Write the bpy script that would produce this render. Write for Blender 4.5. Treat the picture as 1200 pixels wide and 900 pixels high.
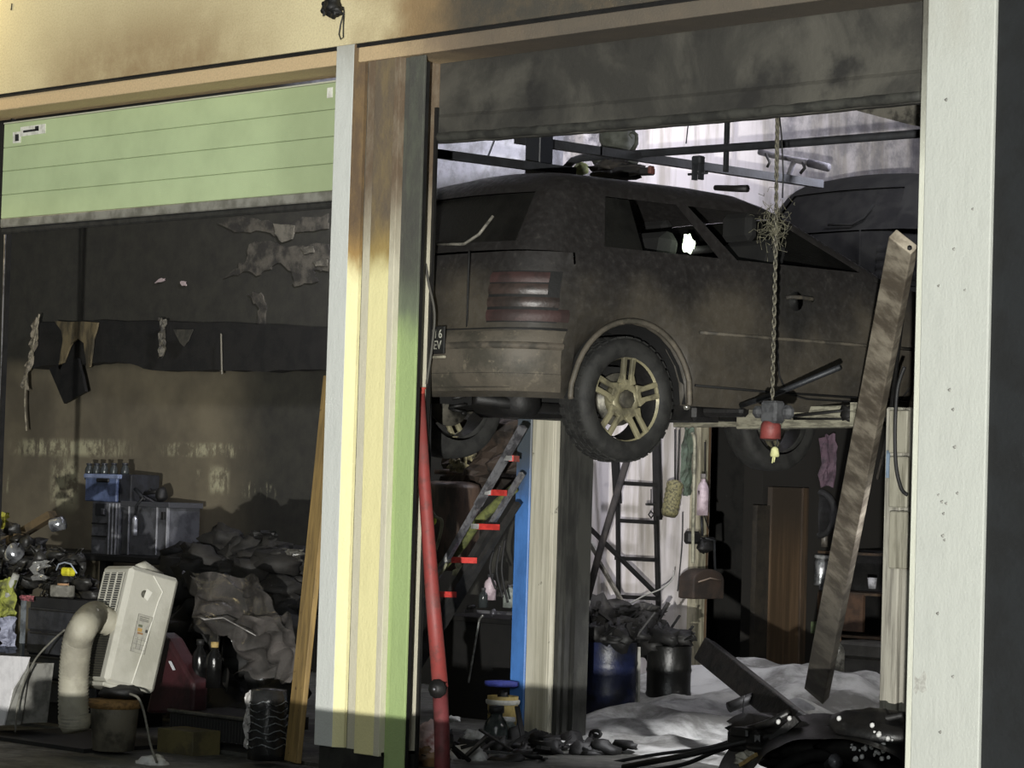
import bpy, math, random
from math import sin, cos, pi, radians, sqrt, atan2
from mathutils import Vector, Matrix, noise
for o in list(bpy.data.objects): bpy.data.objects.remove(o)
S = bpy.context.scene
COL = S.collection
rnd = random.Random(7)

# ------------------------------------------------------------------ camera
FPX = 3200.0                                  # focal length in pixels of the 1200 px wide frame
CAM = Vector((10.83, -9.5, 1.5))
YAW, PITCH, ROLL = radians(45), math.atan(126/3200), radians(1.72)
FW = Vector((-sin(YAW)*cos(PITCH), cos(YAW)*cos(PITCH), sin(PITCH)))
R0 = Vector((cos(YAW), sin(YAW), 0)); U0 = R0.cross(FW)
RT = R0*cos(ROLL) + U0*sin(ROLL); UP = U0*cos(ROLL) - R0*sin(ROLL)
cd = bpy.data.cameras.new('camera'); cam = bpy.data.objects.new('camera', cd); COL.objects.link(cam)
cd.sensor_fit = 'HORIZONTAL'; cd.sensor_width = 36; cd.lens = FPX*36/1200; cd.clip_end = 200; cd.clip_start = .1
m = Matrix((RT, UP, -FW)).transposed().to_4x4(); m.translation = CAM
cam.matrix_world = m
S.camera = cam

def at(px, py, X=None, Y=None, Z=None):       # world point seen at a pixel, on a plane X=, Y= or Z=
    d = FW + RT*((px-600)/FPX) + UP*((450-py)/FPX)
    if X is not None: t = (X-CAM.x)/d.x
    elif Y is not None: t = (Y-CAM.y)/d.y
    else: t = (Z-CAM.z)/d.z
    return CAM + d*t

# ------------------------------------------------------------------ light
S.view_settings.view_transform = 'Standard'; S.view_settings.look = 'None'
S.view_settings.gamma = 1; S.view_settings.use_curve_mapping = False
S.view_settings.exposure = 0.0
w = bpy.data.worlds.new('night_sky'); S.world = w; w.use_nodes = True
w.node_tree.nodes['Background'].inputs[0].default_value = (.93, 1.0, .97, 1)
w.node_tree.nodes['Background'].inputs[1].default_value = .11

def light(name, kind, loc, energy, color=(1,1,1), target=None, size=.1, spot=60, blend=.3, size_y=None):
    l = bpy.data.lights.new(name, kind); l.energy = energy; l.color = color
    if kind == 'SPOT': l.spot_size = radians(spot); l.spot_blend = blend; l.shadow_soft_size = size
    elif kind == 'POINT': l.shadow_soft_size = size
    elif kind == 'AREA':
        l.size = size
        if size_y: l.shape = 'RECTANGLE'; l.size_y = size_y
    elif kind == 'SUN': l.angle = size
    o = bpy.data.objects.new(name, l); COL.objects.link(o); o.location = loc
    if target is not None:
        o.rotation_euler = (Vector(target)-Vector(loc)).to_track_quat('-Z', 'Y').to_euler()
    return o
# floodlight of the fire crew, standing low on the ground behind the camera, throwing level across the yard
SIDE_ = Vector((.707, .707, 0))
KEY = CAM - Vector((-.707, .707, 0))*7 - Vector((.707, .707, 0))*.9; KEY.z = .27
light('floodlight', 'SPOT', KEY, 20800, (1.0, .985, .93), (1.2, 1.0, 2.2), size=.05, spot=40, blend=.4)
# soft fill light added behind the camera to lift the dark interior
SL = CAM - Vector((-.707, .707, 0))*9 - SIDE_*1.5; SL.z = 4.2
light('fill_light', 'AREA', SL, 720, (.95, 1.0, 1.0), (0, 2, 1.5), size=2.5)
# warm lamp on the building outside the frame, upper left
light('wall_lamp', 'POINT', (-4.0, -.36, 4.6), 42, (1.0, .80, .42), size=.08)
# cold work light under the hall roof, then unseen lights added to brighten walls and foam
light('hall_light', 'AREA', (-.3, 5.6, 4.35), 115, (.90, .90, 1.0), (-3.4, 6.2, 4.4), size=.5)
light('hall_light', 'AREA', (-3.0, 3.2, 4.75), 130, (.92, .92, 1.0), (-5.5, 5.0, 4.2), size=.4)
light('hall_light', 'SPOT', (2.6, 3.2, 2.4), 700, (.97, .97, 1.0), (.45, 2.9, 0), size=.15, spot=50, blend=.8)
light('hall_light', 'SPOT', (2.3, 4.6, 2.0), 120, (1, .97, .9), (-3.4, 6.3, 1.1), size=.2, spot=60)

# ------------------------------------------------------------------ materials
def lin(c):
    return tuple(((v/12.92) if v <= .04045 else ((v+.055)/1.055)**2.4) for v in c)
def hx(s):
    return lin(tuple(int(s[i:i+2], 16)/255 for i in (0, 2, 4)))
class NT:
    def __init__(s, name):
        s.m = bpy.data.materials.new(name); s.m.use_nodes = True; s.t = s.m.node_tree
        s.b = s.t.nodes['Principled BSDF']; s.tc = s.t.nodes.new('ShaderNodeTexCoord')
    def n(s, typ, **kw):
        x = s.t.nodes.new(typ)
        for k, v in kw.items(): setattr(x, k, v)
        return x
    def put(s, sock, v):
        if hasattr(v, 'is_output') or isinstance(v, bpy.types.NodeSocket): s.t.links.new(v, sock)
        elif isinstance(v, (tuple, list)) and len(v) == 3 and sock.type == 'RGBA': sock.default_value = (*v, 1)
        else: sock.default_value = v
    def math(s, op, a, b=0, clamp=False):
        x = s.n('ShaderNodeMath', operation=op); x.use_clamp = clamp
        s.put(x.inputs[0], a); s.put(x.inputs[1], b); return x.outputs[0]
    def noise(s, scale, detail=6, rough=.6, stretch=None, coord='Object', dist=0):
        x = s.n('ShaderNodeTexNoise'); x.inputs['Scale'].default_value = scale
        x.inputs['Detail'].default_value = detail; x.inputs['Roughness'].default_value = rough
        x.inputs['Distortion'].default_value = dist
        c = s.tc.outputs[coord]
        if stretch:
            mp = s.n('ShaderNodeMapping'); mp.inputs['Scale'].default_value = stretch
            s.t.links.new(c, mp.inputs[0]); c = mp.outputs[0]
        s.t.links.new(c, x.inputs['Vector']); return x.outputs['Fac']
    def ramp(s, v, a, b, lo=0., hi=1.):
        x = s.n('ShaderNodeMapRange'); x.interpolation_type = 'SMOOTHSTEP'
        s.put(x.inputs[0], v)
        for i, q in zip((1, 2, 3, 4), (a, b, lo, hi)): x.inputs[i].default_value = q
        return x.outputs[0]
    def mix(s, fac, a, b):
        x = s.n('ShaderNodeMix', data_type='RGBA')
        s.put(x.inputs[0], fac); s.put(x.inputs[6], a); s.put(x.inputs[7], b); return x.outputs[2]
    def xyz(s):
        x = s.n('ShaderNodeSeparateXYZ'); s.t.links.new(s.tc.outputs['Object'], x.inputs[0]); return x.outputs
    def col(s, v): s.put(s.b.inputs['Base Color'], v)
    def set(s, rough=.8, metal=0, bump=0, bscale=40, h=None, spec=None):
        s.put(s.b.inputs['Roughness'], rough); s.b.inputs['Metallic'].default_value = metal
        if spec is not None: s.b.inputs['Specular IOR Level'].default_value = spec
        if bump:
            x = s.n('ShaderNodeBump'); x.inputs['Strength'].default_value = bump; x.inputs['Distance'].default_value = .01
            s.put(x.inputs['Height'], h if h is not None else s.noise(bscale)); s.t.links.new(x.outputs[0], s.b.inputs['Normal'])
        return s.m
MATS = {}
def mat(name, c, c2=None, scale=6, lo=.42, hi=.62, rough=.75, metal=0, bump=.25, bscale=45, stretch=None, spec=None, c3=None):
    if name in MATS: return MATS[name]
    t = NT(name); c = hx(c) if isinstance(c, str) else c
    v = c
    if c2:
        c2 = hx(c2) if isinstance(c2, str) else c2
        v = t.mix(t.ramp(t.noise(scale, stretch=stretch), lo, hi), c, c2)
        if c3: v = t.mix(t.ramp(t.noise(scale*3.1, 8, .7, stretch=stretch), .56, .66), v, hx(c3))
    t.col(v); MATS[name] = t.set(rough, metal, bump, bscale, spec=spec); return MATS[name]
def emit(name, c, s):
    t = NT(name); t.col(c); t.b.inputs['Emission Color'].default_value = (*c, 1); t.b.inputs['Emission Strength'].default_value = s
    return t.m

SOOT = mat('soot', '332f2a', '1c1b19', 7, rough=.85)
SOOTL = mat('soot_light', '4f4b42', '2e2c28', 6, rough=.8)
BLACK = mat('charred_black', '191817', '0e0e0e', 9, rough=.6)
CHAR = mat('charred_timber', '1e1b19', '0d0d0d', 12, rough=.55, bump=.8, bscale=25, stretch=(1, 1, 1))
RUBBER = mat('rubber', '2b2b29', '1d1d1c', 14, rough=.75, bump=.2)
STEELD = mat('dark_steel', '35373a', '242526', 8, rough=.5, metal=.4)
ALU = mat('aluminium', '8d8d92', '55545a', 12, rough=.4, metal=.6)
FOAM = mat('fire_foam', 'd8d8d6', 'a8a7a4', 9, rough=.9, bump=.5, bscale=60)

# ------------------------------------------------------------------ mesh tools
class MB:
    def __init__(s): s.v = []; s.f = []; s.sm = []
    def add(s, vs, fs, smooth=False):
        o = len(s.v); s.v += [Vector(p) for p in vs]; s.f += [tuple(i+o for i in q) for q in fs]; s.sm += [smooth]*len(fs); return s
    def box(s, c, d, rot=None, M=None):
        vs = [Vector((x*d[0]/2, y*d[1]/2, z*d[2]/2)) for x in (-1, 1) for y in (-1, 1) for z in (-1, 1)]
        if rot is not None: vs = [rot @ q for q in vs]
        vs = [q+Vector(c) for q in vs]
        if M is not None: vs = [M @ q for q in vs]
        return s.add(vs, [(0, 1, 3, 2), (4, 6, 7, 5), (0, 4, 5, 1), (2, 3, 7, 6), (0, 2, 6, 4), (1, 5, 7, 3)])
    def b2(s, a, b):                          # box by two corners
        a, b = Vector(a), Vector(b); return s.box((a+b)/2, [abs(q) for q in (b-a)])
    def cbox(s, c, d, bv=.01, rot=None):      # chamfered box
        hx_, hy, hz = [q/2 for q in d]; bv = min(bv, hx_*.9, hy*.9, hz*.9); vs = []; idx = {}
        for sx in (-1, 1):
            for sy in (-1, 1):
                for sz in (-1, 1):
                    for a in range(3):
                        q = [sx*(hx_-bv), sy*(hy-bv), sz*(hz-bv)]; q[a] = (sx, sy, sz)[a]*(hx_, hy, hz)[a]
                        idx[sx, sy, sz, a] = len(vs); vs.append(Vector(q))
        fs = []
        I = lambda x, y, z, a: idx[x, y, z, a]
        for q in (-1, 1):
            fs.append((I(q, -1, -1, 0), I(q, 1, -1, 0), I(q, 1, 1, 0), I(q, -1, 1, 0)))
            fs.append((I(-1, q, -1, 1), I(1, q, -1, 1), I(1, q, 1, 1), I(-1, q, 1, 1)))
            fs.append((I(-1, -1, q, 2), I(1, -1, q, 2), I(1, 1, q, 2), I(-1, 1, q, 2)))
            for r in (-1, 1):
                fs.append((I(q, r, -1, 0), I(q, r, 1, 0), I(q, r, 1, 1), I(q, r, -1, 1)))
                fs.append((I(q, -1, r, 0), I(q, 1, r, 0), I(q, 1, r, 2), I(q, -1, r, 2)))
                fs.append((I(-1, q, r, 1), I(1, q, r, 1), I(1, q, r, 2), I(-1, q, r, 2)))
                for t in (-1, 1): fs.append((I(q, r, t, 0), I(q, r, t, 1), I(q, r, t, 2)))
        if rot is not None: vs = [rot @ q for q in vs]
        return s.add([q+Vector(c) for q in vs], fs)
    def bar(s, a, b, w, d=None, up=(0, 0, 1), w2=None):     # rectangular bar from a to b
        a, b = Vector(a), Vector(b); d = d or w; w2 = w2 or w; t = (b-a).normalized(); u = Vector(up)
        if abs(t.dot(u)) > .95: u = Vector((0, 1, 0))
        x = t.cross(u).normalized(); y = x.cross(t)
        vs = [p + x*(sx*ww/2) + y*(sy*d*(ww/w)/2) for p, ww in ((a, w), (b, w2)) for sx, sy in ((-1, -1), (1, -1), (1, 1), (-1, 1))]
        return s.add(vs, [(0, 1, 2, 3), (7, 6, 5, 4)]+[(i, i+4, (i+1) % 4+4, (i+1) % 4) for i in range(4)])
    def tube(s, pts, r, n=10, cap=True, closed=False):
        pts = [Vector(p) for p in pts]; m_ = len(pts); rs = r if isinstance(r, (list, tuple)) else [r]*m_
        vs = []; x = None
        for i, p in enumerate(pts):
            t = ((pts[(i+1) % m_] if closed or i < m_-1 else p) - (pts[i-1] if closed or i > 0 else p)).normalized()
            if x is None: x = t.orthogonal().normalized()
            else: x = (x - t*x.dot(t)).normalized()
            y = t.cross(x)
            vs += [p + (x*cos(2*pi*k/n) + y*sin(2*pi*k/n))*rs[i] for k in range(n)]
        fs = [(i*n+k, i*n+(k+1) % n, ((i+1) % m_)*n+(k+1) % n, ((i+1) % m_)*n+k) for i in range(m_ if closed else m_-1) for k in range(n)]
        if cap and not closed: fs += [tuple(range(n-1, -1, -1)), tuple(range((m_-1)*n, m_*n))]
        return s.add(vs, fs, True)
    def lathe(s, prof, c=(0, 0, 0), n=24, axis=(0, 0, 1), cap=True, jit=0):    # prof: (radius, height)
        ax = Vector(axis).normalized(); x = ax.orthogonal().normalized(); y = ax.cross(x); c = Vector(c)
        vs = [c + ax*hh + (x*cos(2*pi*k/n)+y*sin(2*pi*k/n))*rr*(1+jit*noise.noise(Vector((k*.9, i*.7, rr*9)))) for i, (rr, hh) in enumerate(prof) for k in range(n)]
        fs = [(i*n+k, i*n+(k+1) % n, (i+1)*n+(k+1) % n, (i+1)*n+k) for i in range(len(prof)-1) for k in range(n)]
        if cap: fs += [tuple(range(n-1, -1, -1)), tuple(range((len(prof)-1)*n, len(prof)*n))]
        return s.add(vs, fs, True)
    def grid(s, fn, nu, nv, smooth=True, closed_u=False):
        vs = [fn(i/(nu if closed_u else nu-1 or 1), j/(nv-1)) for i in range(nu) for j in range(nv)]
        fs = [(i*nv+j, ((i+1) % nu)*nv+j, ((i+1) % nu)*nv+j+1, i*nv+j+1) for i in range(nu if closed_u else nu-1) for j in range(nv-1)]
        return s.add(vs, fs, smooth)
    def blob(s, c, r, seed=0, amp=.3, nu=16, nv=10, freq=1.6, flat=None):       # lumpy closed body
        c = Vector(c); r = Vector(r) if not isinstance(r, (int, float)) else Vector((r, r, r))
        vs = []; fs = []
        for j in range(nv+1):
            th = pi*j/nv
            for i in range(nu):
                ph = 2*pi*i/nu; d = Vector((sin(th)*cos(ph), sin(th)*sin(ph), cos(th)))
                k = 1+amp*noise.noise(d*freq+Vector((seed*7.3, seed*1.7, 0)))+amp*.5*noise.noise(d*freq*2.7+Vector((0, seed*3.1, 5)))
                q = Vector((d.x*r.x, d.y*r.y, d.z*r.z))*k
                if flat is not None: q.z = max(q.z, flat)
                vs.append(c+q)
        fs = [(j*nu+i, (j+1)*nu+i, (j+1)*nu+(i+1) % nu, j*nu+(i+1) % nu) for j in range(nv) for i in range(nu)]
        return s.add(vs, fs, True)
    def prism(s, poly, nrm, th, back=True):        # polygon (3D coplanar points) extruded along nrm by th
        n = len(poly); poly = [Vector(p) for p in poly]; nn = Vector(nrm).normalized()*th
        return s.add(poly+[p+nn for p in poly], [tuple(range(n)), tuple(range(2*n-1, n-1, -1))]+[(i, (i+1) % n, (i+1) % n+n, i+n) for i in range(n)])
    def crumple(s, c, e1, e2, w, h, amp, seed=0, nu=14, nv=14, th=0, nrm=None):    # creased sheet
        c, e1, e2 = Vector(c), Vector(e1), Vector(e2); nn = Vector(nrm) if nrm else e1.cross(e2).normalized()
        def fn(u, v):
            q = Vector((u*3+seed*5.1, v*3, seed*1.3))
            k = abs(noise.noise(q))*2-.5+.5*abs(noise.noise(q*2.3))
            return c+e1*((u-.5)*w*(1+.2*noise.noise(q*1.5+Vector((9, 0, 0)))))+e2*((v-.5)*h*(1+.2*noise.noise(q*1.2+Vector((0, 9, 0)))))+nn*k*amp
        return s.grid(fn, nu, nv, False)

def rounded_mod(o, width=.004, seg=2):
    b = o.modifiers.new('bevel', 'BEVEL'); b.width = width; b.segments = seg; b.limit_method = 'ANGLE'; b.angle_limit = radians(40)
def obj(name, mb, material, parent=None, local=False, label=None, bevel=0, sub=0, origin='base', kind=None, weighted=True):
    me = bpy.data.meshes.new(name); vs = mb.v
    if parent is not None and not local:
        inv = world(parent).inverted(); vs = [inv @ q for q in vs]; loc = None
    elif parent is None and origin == 'base':
        xs = [q.x for q in vs]; ys = [q.y for q in vs]; loc = Vector(((min(xs)+max(xs))/2, (min(ys)+max(ys))/2, min(q.z for q in vs)))
        vs = [q-loc for q in vs]
    else: loc = None
    me.from_pydata([tuple(q) for q in vs], [], mb.f)
    me.polygons.foreach_set('use_smooth', mb.sm)
    me.materials.append(material)
    me.validate(); me.update()
    bm_fix(me)
    o = bpy.data.objects.new(name, me); COL.objects.link(o)
    if loc is not None: o.location = loc
    if parent is not None: o.parent = parent
    if label: o['label'] = label
    if kind: o['kind'] = kind
    if bevel: rounded_mod(o, bevel)
    if sub:
        q = o.modifiers.new('sub', 'SUBSURF'); q.levels = sub; q.render_levels = sub
    return o
import bmesh
def bm_fix(me):
    b = bmesh.new(); b.from_mesh(me); bmesh.ops.recalc_face_normals(b, faces=b.faces); b.to_mesh(me); b.free()
WM = {}
def world(o):
    if o.name in WM: return WM[o.name]
    if o.parent is not None: return world(o.parent) @ o.matrix_basis
    return Matrix.LocRotScale(o.location, o.rotation_euler, o.scale)
def thing(name, label, cat, loc=(0, 0, 0), rotz=0, group=None):
    o = bpy.data.objects.new(name, None); COL.objects.link(o); o.empty_display_size = .1
    o.location = loc; o.rotation_euler = (0, 0, rotz); o['label'] = label; o['category'] = cat
    if group: o['group'] = group
    return o
def tag(o, label, cat, group=None, kind=None):
    o['label'] = label; o['category'] = cat
    if group: o['group'] = group
    if kind: o['kind'] = kind
    return o
def struct(name, mb, material, parent=None, bevel=0):
    o = obj(name, mb, material, parent, origin='zero', bevel=bevel)
    if parent is None: o['kind'] = 'structure'
    return o
def text(name, s, size, material, M, parent, ext=.001, align='CENTER'):
    cu = bpy.data.curves.new(name, 'FONT'); cu.body = s; cu.size = size; cu.extrude = ext; cu.align_x = align; cu.align_y = 'CENTER'
    to = bpy.data.objects.new(name, cu); COL.objects.link(to); bpy.context.view_layer.update()
    me = bpy.data.meshes.new_from_object(to.evaluated_get(bpy.context.evaluated_depsgraph_get())); bpy.data.objects.remove(to)
    me.transform((world(parent).inverted() @ M)); me.materials.clear(); me.materials.append(material)
    o = bpy.data.objects.new(name, me); COL.objects.link(o); o.parent = parent; return o
def frame(o, x, y):                            # matrix with origin and two axes, third = normal
    x = Vector(x).normalized(); y = Vector(y); z = x.cross(y).normalized(); y = z.cross(x)
    M = Matrix((x, y, z)).transposed().to_4x4(); M.translation = Vector(o); return M
XA, YA, ZA = Vector((1, 0, 0)), Vector((0, 1, 0)), Vector((0, 0, 1))
TOCAM = -Vector((FW.x, FW.y, 0)).normalized()  # level direction from the scene to the yard
SIDE = Vector((.707, .707, 0))
# ================================================================== SETTING
def facade_mat(name, base, mid, dark, xs, zs=None, bands=(), top=None):
    t = NT(name); X, Y, Z = t.xyz(); n1 = t.noise(1.3, 5, .6); n2 = t.noise(5, 8, .7); n3 = t.noise(90, 3, .5)
    k = t.math('ADD', X, t.math('MULTIPLY', t.math('SUBTRACT', n1, .5), 1.6))
    s1 = t.ramp(k, xs[0], xs[1])
    b = None
    for (cx, wd, z0, z1, a) in bands:
        g = t.math('MULTIPLY', t.ramp(t.math('ABSOLUTE', t.math('SUBTRACT', k, cx)), wd, 0, 0, a), t.ramp(t.math('ADD', Z, t.math('MULTIPLY', n2, .3)), z0, z1))
        b = g if b is None else t.math('MAXIMUM', b, g)
    v = base
    if b is not None: v = t.mix(t.math('MULTIPLY', b, t.ramp(n2, .2, .7, .6, 1.0)), v, mid)
    v = t.mix(t.ramp(n3, .35, .75, 0, .25), v, mid)
    v = t.mix(t.ramp(s1, 0, .55), v, mid)
    v = t.mix(t.math('MULTIPLY', t.ramp(s1, .45, 1), t.ramp(n2, .25, .6, .75, 1)), v, dark)
    t.col(v); return t.set(.9, 0, .35, h=t.math('ADD', n3, n2))
WALLM = facade_mat('plaster_front', hx('e2d6ac'), hx('927a57'), hx('45423b'), (-.35, 1.3), bands=[(-1.75, 1.9, 4.75, 4.0, 1.0), (-.9, .9, 4.3, 3.7, .8)])
STRIPM = facade_mat('lintel_plaster', hx('cdb48c'), hx('80705c'), hx('5c554b'), (-.2, 1.6))
ZJ = 3.83; ZS = 3.735
# wall above the doors: one wall, a thin joint, then the lintel strip set back a little
f = MB(); f.b2((-9, 0, ZJ+.004), (9, .35, 6.2))
f.b2((-9, .02, ZJ-.016), (9, .35, ZJ+.004))
wf = struct('wall_front', f, WALLM)
f = MB(); f.b2((-9, .012, ZS), (9, .30, ZJ-.016)); struct('trim_1', f, STRIPM, bevel=.006)
f = MB(); f.b2((-9, .006, ZJ-.018), (9, .3, ZJ+.002)); struct('trim_2', f, BLACK)

def pillar_mat(name, base, sootc, z0, z1, amp=.7, xr=None, mid=None):
    t = NT(name); X, Y, Z = t.xyz(); n1 = t.noise(2.5, 6, .6, stretch=(1, 1, .5)); n2 = t.noise(14, 8, .7, stretch=(1, 1, .35)); n3 = t.noise(70, 3)
    s = t.ramp(t.math('ADD', Z, t.math('MULTIPLY', t.math('SUBTRACT', n1, .5), amp)), z0, z1)
    if xr: s = t.math('MULTIPLY', s, t.ramp(t.math('ADD', X, t.math('MULTIPLY', t.math('SUBTRACT', n2, .5), .06)), xr[0], xr[1]))
    v = t.mix(t.ramp(n2, .4, .8, 0, .22), base, tuple(q*.6 for q in base))
    v = t.mix(t.ramp(s, 0, .5), v, mid or tuple(a*.5+b*.5 for a, b in zip(base, sootc)))
    v = t.mix(t.math('MULTIPLY', t.ramp(s, .4, 1), t.ramp(n2, .3, .6, .7, 1)), v, sootc)
    t.col(v); return t.set(.85, 0, .3, h=t.math('ADD', n3, t.math('MULTIPLY', n2, 2)))
X_ = lambda px: at(px, 300, Y=0).x
e = [X_(q) for q in (386.5, 407.5, 416, 420, 430, 453.5, 460, 466, 484)]
WHITEP = pillar_mat('white_plaster', hx('cfd2cd'), hx('8a8474'), 3.45, 4.3)
YEL = pillar_mat('yellowed_edge', hx('efe8b4'), hx('5a4a38'), 2.55, 3.0, mid=hx('9a7d4c'))
GREY2 = pillar_mat('pale_render', hx('cfcab4'), hx('6a5a48'), 2.55, 3.2)
CREAM = pillar_mat('cream_paint', hx('ede5ad'), hx('655a4c'), 2.5, 2.95, .45, mid=hx('a08a55'))
GREENJ = pillar_mat('green_jamb_paint', hx('a2b77c'), hx('4a4a45'), 2.15, 2.75, .4, mid=hx('6c7460'))
f = MB(); f.b2((e[0], 0, .14), (e[1], .28, ZJ+.004)); pl = struct('wall_left_pillar', f, WHITEP, bevel=.004)
f = MB(); f.add([(e[1], 0, .14), (e[2], .03, .14), (e[2], .3, .14), (e[1], .3, .14), (e[1], 0, ZJ), (e[2], .03, ZJ), (e[2], .3, ZJ), (e[1], .3, ZJ)],
    [(0, 1, 2, 3), (7, 6, 5, 4), (0, 1, 5, 4), (1, 2, 6, 5), (2, 3, 7, 6), (3, 0, 4, 7)]); struct('trim_3', f, YEL)
f = MB(); f.b2((e[2], .05, .14), (e[3], .3, ZJ-.02)); struct('trim_4', f, mat('groove', '5b5a50', '3d3a33', 5))
f = MB(); f.b2((e[3], .03, .14), (e[4], .3, ZJ-.02)); struct('trim_5', f, GREY2)
f = MB(); f.b2((e[4], .018, .12), (e[5], .3, ZS)); struct('trim_6', f, CREAM, bevel=.004)
f = MB(); f.b2((e[5], .012, .12), (e[6], .3, ZS)); struct('trim_7', f, GREY2, bevel=.003)
f = MB(); f.b2((e[6], .05, 0), (e[7], .09, ZS)); f.b2((e[7], .04, 0), (e[8], .055, ZS)); struct('door_jamb_left', f, GREENJ, bevel=.003)
# dark plinth under the pillar
f = MB(); f.b2((e[0]+.01, .03, -.1), (e[6], .27, .14)); struct('baseboard_front', f, mat('plinth', '2a2a26', '171715', 6))
# right pillar
PR = pillar_mat('white_plaster_right', hx('b6b9b2'), hx('8d8a80'), 3.2, 4.6, 1.5, mid=hx('a8a89e'))
r0, r1, r2 = X_(1069.5), X_(1080.5), X_(1160)
f = MB(); f.b2((r1, 0, -.3), (r2, .35, 6)); rp = struct('wall_right_pillar', f, PR, bevel=.006)
f = MB(); f.b2((r0, .03, -.3), (r1, .3, ZJ)); struct('trim_8', f, pillar_mat('right_edge_paint', hx('c9cbbd'), hx('5a5850'), 2.7, 3.7), bevel=.004)
# little chips knocked out of the right pillar's plaster: shallow dark pits
pm = mat('chip_grey', '9c9c96', '7e7e78', 20)
for i, (x, y, r) in enumerate([(1113, 457, 2.2), (1117, 480, 2.0), (1119, 524, 2.2), (1122, 578, 1.8), (1100, 580, 1.6), (1104, 588, 2), (1109, 590, 1.8), (1106, 602, 1.8), (1105, 628, 2.2), (1107, 633, 1.6), (1099, 719, 2), (1117, 793, 2), (1102, 858, 2), (1109, 117, 2.2), (1118, 292, 2), (1100, 335, 1.6), (1140, 245, 1.6), (1131, 340, 1.5)]):
    c = at(x, y, Y=0); q = MB().lathe([(r/270, 0), (r/300, .003)], c, 7, (0, -1, 0), jit=.6); o = obj('plaster_chip', q, pm, rp, local=True)
q = MB(); c0 = at(1077, 800, Y=0)
poly = [at(x, y, Y=-.001) for x, y in ((1071, 791), (1076, 796), (1079, 792), (1083, 786), (1086, 792), (1084, 801), (1086, 809), (1081, 812), (1076, 809), (1073, 814), (1070, 808), (1073, 803), (1071, 797))]
obj('grey_patch', q.prism(poly, (0, 1, 0), .002), mat('patch_grey', 'b4b5ae', '9b9b94', 30), rp, local=True)
# flat black panel standing in for the unlit opening right of the pillar
f = MB(); f.b2((r2, .02, -.3), (8.5, .1, 6))
struct('dark_opening_panel', f, mat('opening_black', '16191b', '101213', 4, rough=.8))
# floor, yard, walls, ceiling
t = NT('wet_concrete'); n = t.noise(1.2, 8, .65); n2 = t.noise(14, 6, .7)
v = t.mix(t.ramp(n, .35, .65), hx('5a5a55'), hx('33332f')); v = t.mix(t.ramp(n2, .5, .75), v, hx('77766f'))
t.col(v); GROUND = t.set(t.ramp(n, .4, .6, .45, .85), 0, .4, h=n2)
f = MB(); f.b2((-14, .3, -.1), (9, 11, 0)); struct('floor', f, GROUND)
f = MB(); f.b2((-18, -22, -.12), (26, .3, -.02)); struct('yard_ground', f, GROUND)
# left bay back wall : sooty plaster with washed brown field, painted to fade into shade at its right, and dripping pale streaks
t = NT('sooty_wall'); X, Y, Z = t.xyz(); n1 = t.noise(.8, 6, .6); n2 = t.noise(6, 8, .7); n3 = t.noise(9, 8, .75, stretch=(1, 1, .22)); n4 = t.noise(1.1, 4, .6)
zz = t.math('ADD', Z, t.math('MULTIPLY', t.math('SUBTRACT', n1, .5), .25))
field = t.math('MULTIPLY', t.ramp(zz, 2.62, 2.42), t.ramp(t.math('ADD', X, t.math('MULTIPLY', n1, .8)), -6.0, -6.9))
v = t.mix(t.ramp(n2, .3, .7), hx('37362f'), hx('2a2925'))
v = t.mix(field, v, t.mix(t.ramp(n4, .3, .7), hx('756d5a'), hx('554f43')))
def pal(xc, xw, zc, zw, thr, a=1):
    g = t.math('MULTIPLY', t.ramp(t.math('ABSOLUTE', t.math('SUBTRACT', X, xc)), xw, xw*.4), t.ramp(t.math('ABSOLUTE', t.math('SUBTRACT', Z, zc)), zw, zw*.35))
    return t.math('MULTIPLY', g, t.math('MULTIPLY', t.ramp(n3, thr, thr+.08, 0, a), t.ramp(n2, .40, .55)))
P5 = lambda x, y: at(x, y, Y=5.0)
for (x0, y0, x1, y1, thr, a) in [(15, 513, 150, 537, .44, 1), (60, 535, 92, 600, .38, 1), (190, 518, 285, 537, .48, 1), (245, 545, 268, 580, .42, 1), (278, 563, 325, 585, .53, .6), (228, 550, 245, 570, .52, .6), (0, 555, 50, 580, .55, .6)]:
    a0, a1 = P5(x0, y0), P5(x1, y1)
    v = t.mix(pal((a0.x+a1.x)/2, abs(a1.x-a0.x)/2*1.2, (a0.z+a1.z)/2, abs(a1.z-a0.z)/2*1.2, thr, a), v, hx('a8a488'))
hiw = t.math('MULTIPLY', t.ramp(Z, 3.75, 4.0), t.ramp(X, -6.6, -6.0)); v = t.mix(t.math('MULTIPLY', hiw, t.ramp(n2, .35, .6, .5, 1)), v, hx('8a8a90'))
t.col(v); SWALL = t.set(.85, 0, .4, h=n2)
f = MB(); f.b2((-16, 5, 0), (-3.4, 5.2, 5.2)); struct('wall_back_left', f, SWALL)
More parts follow.
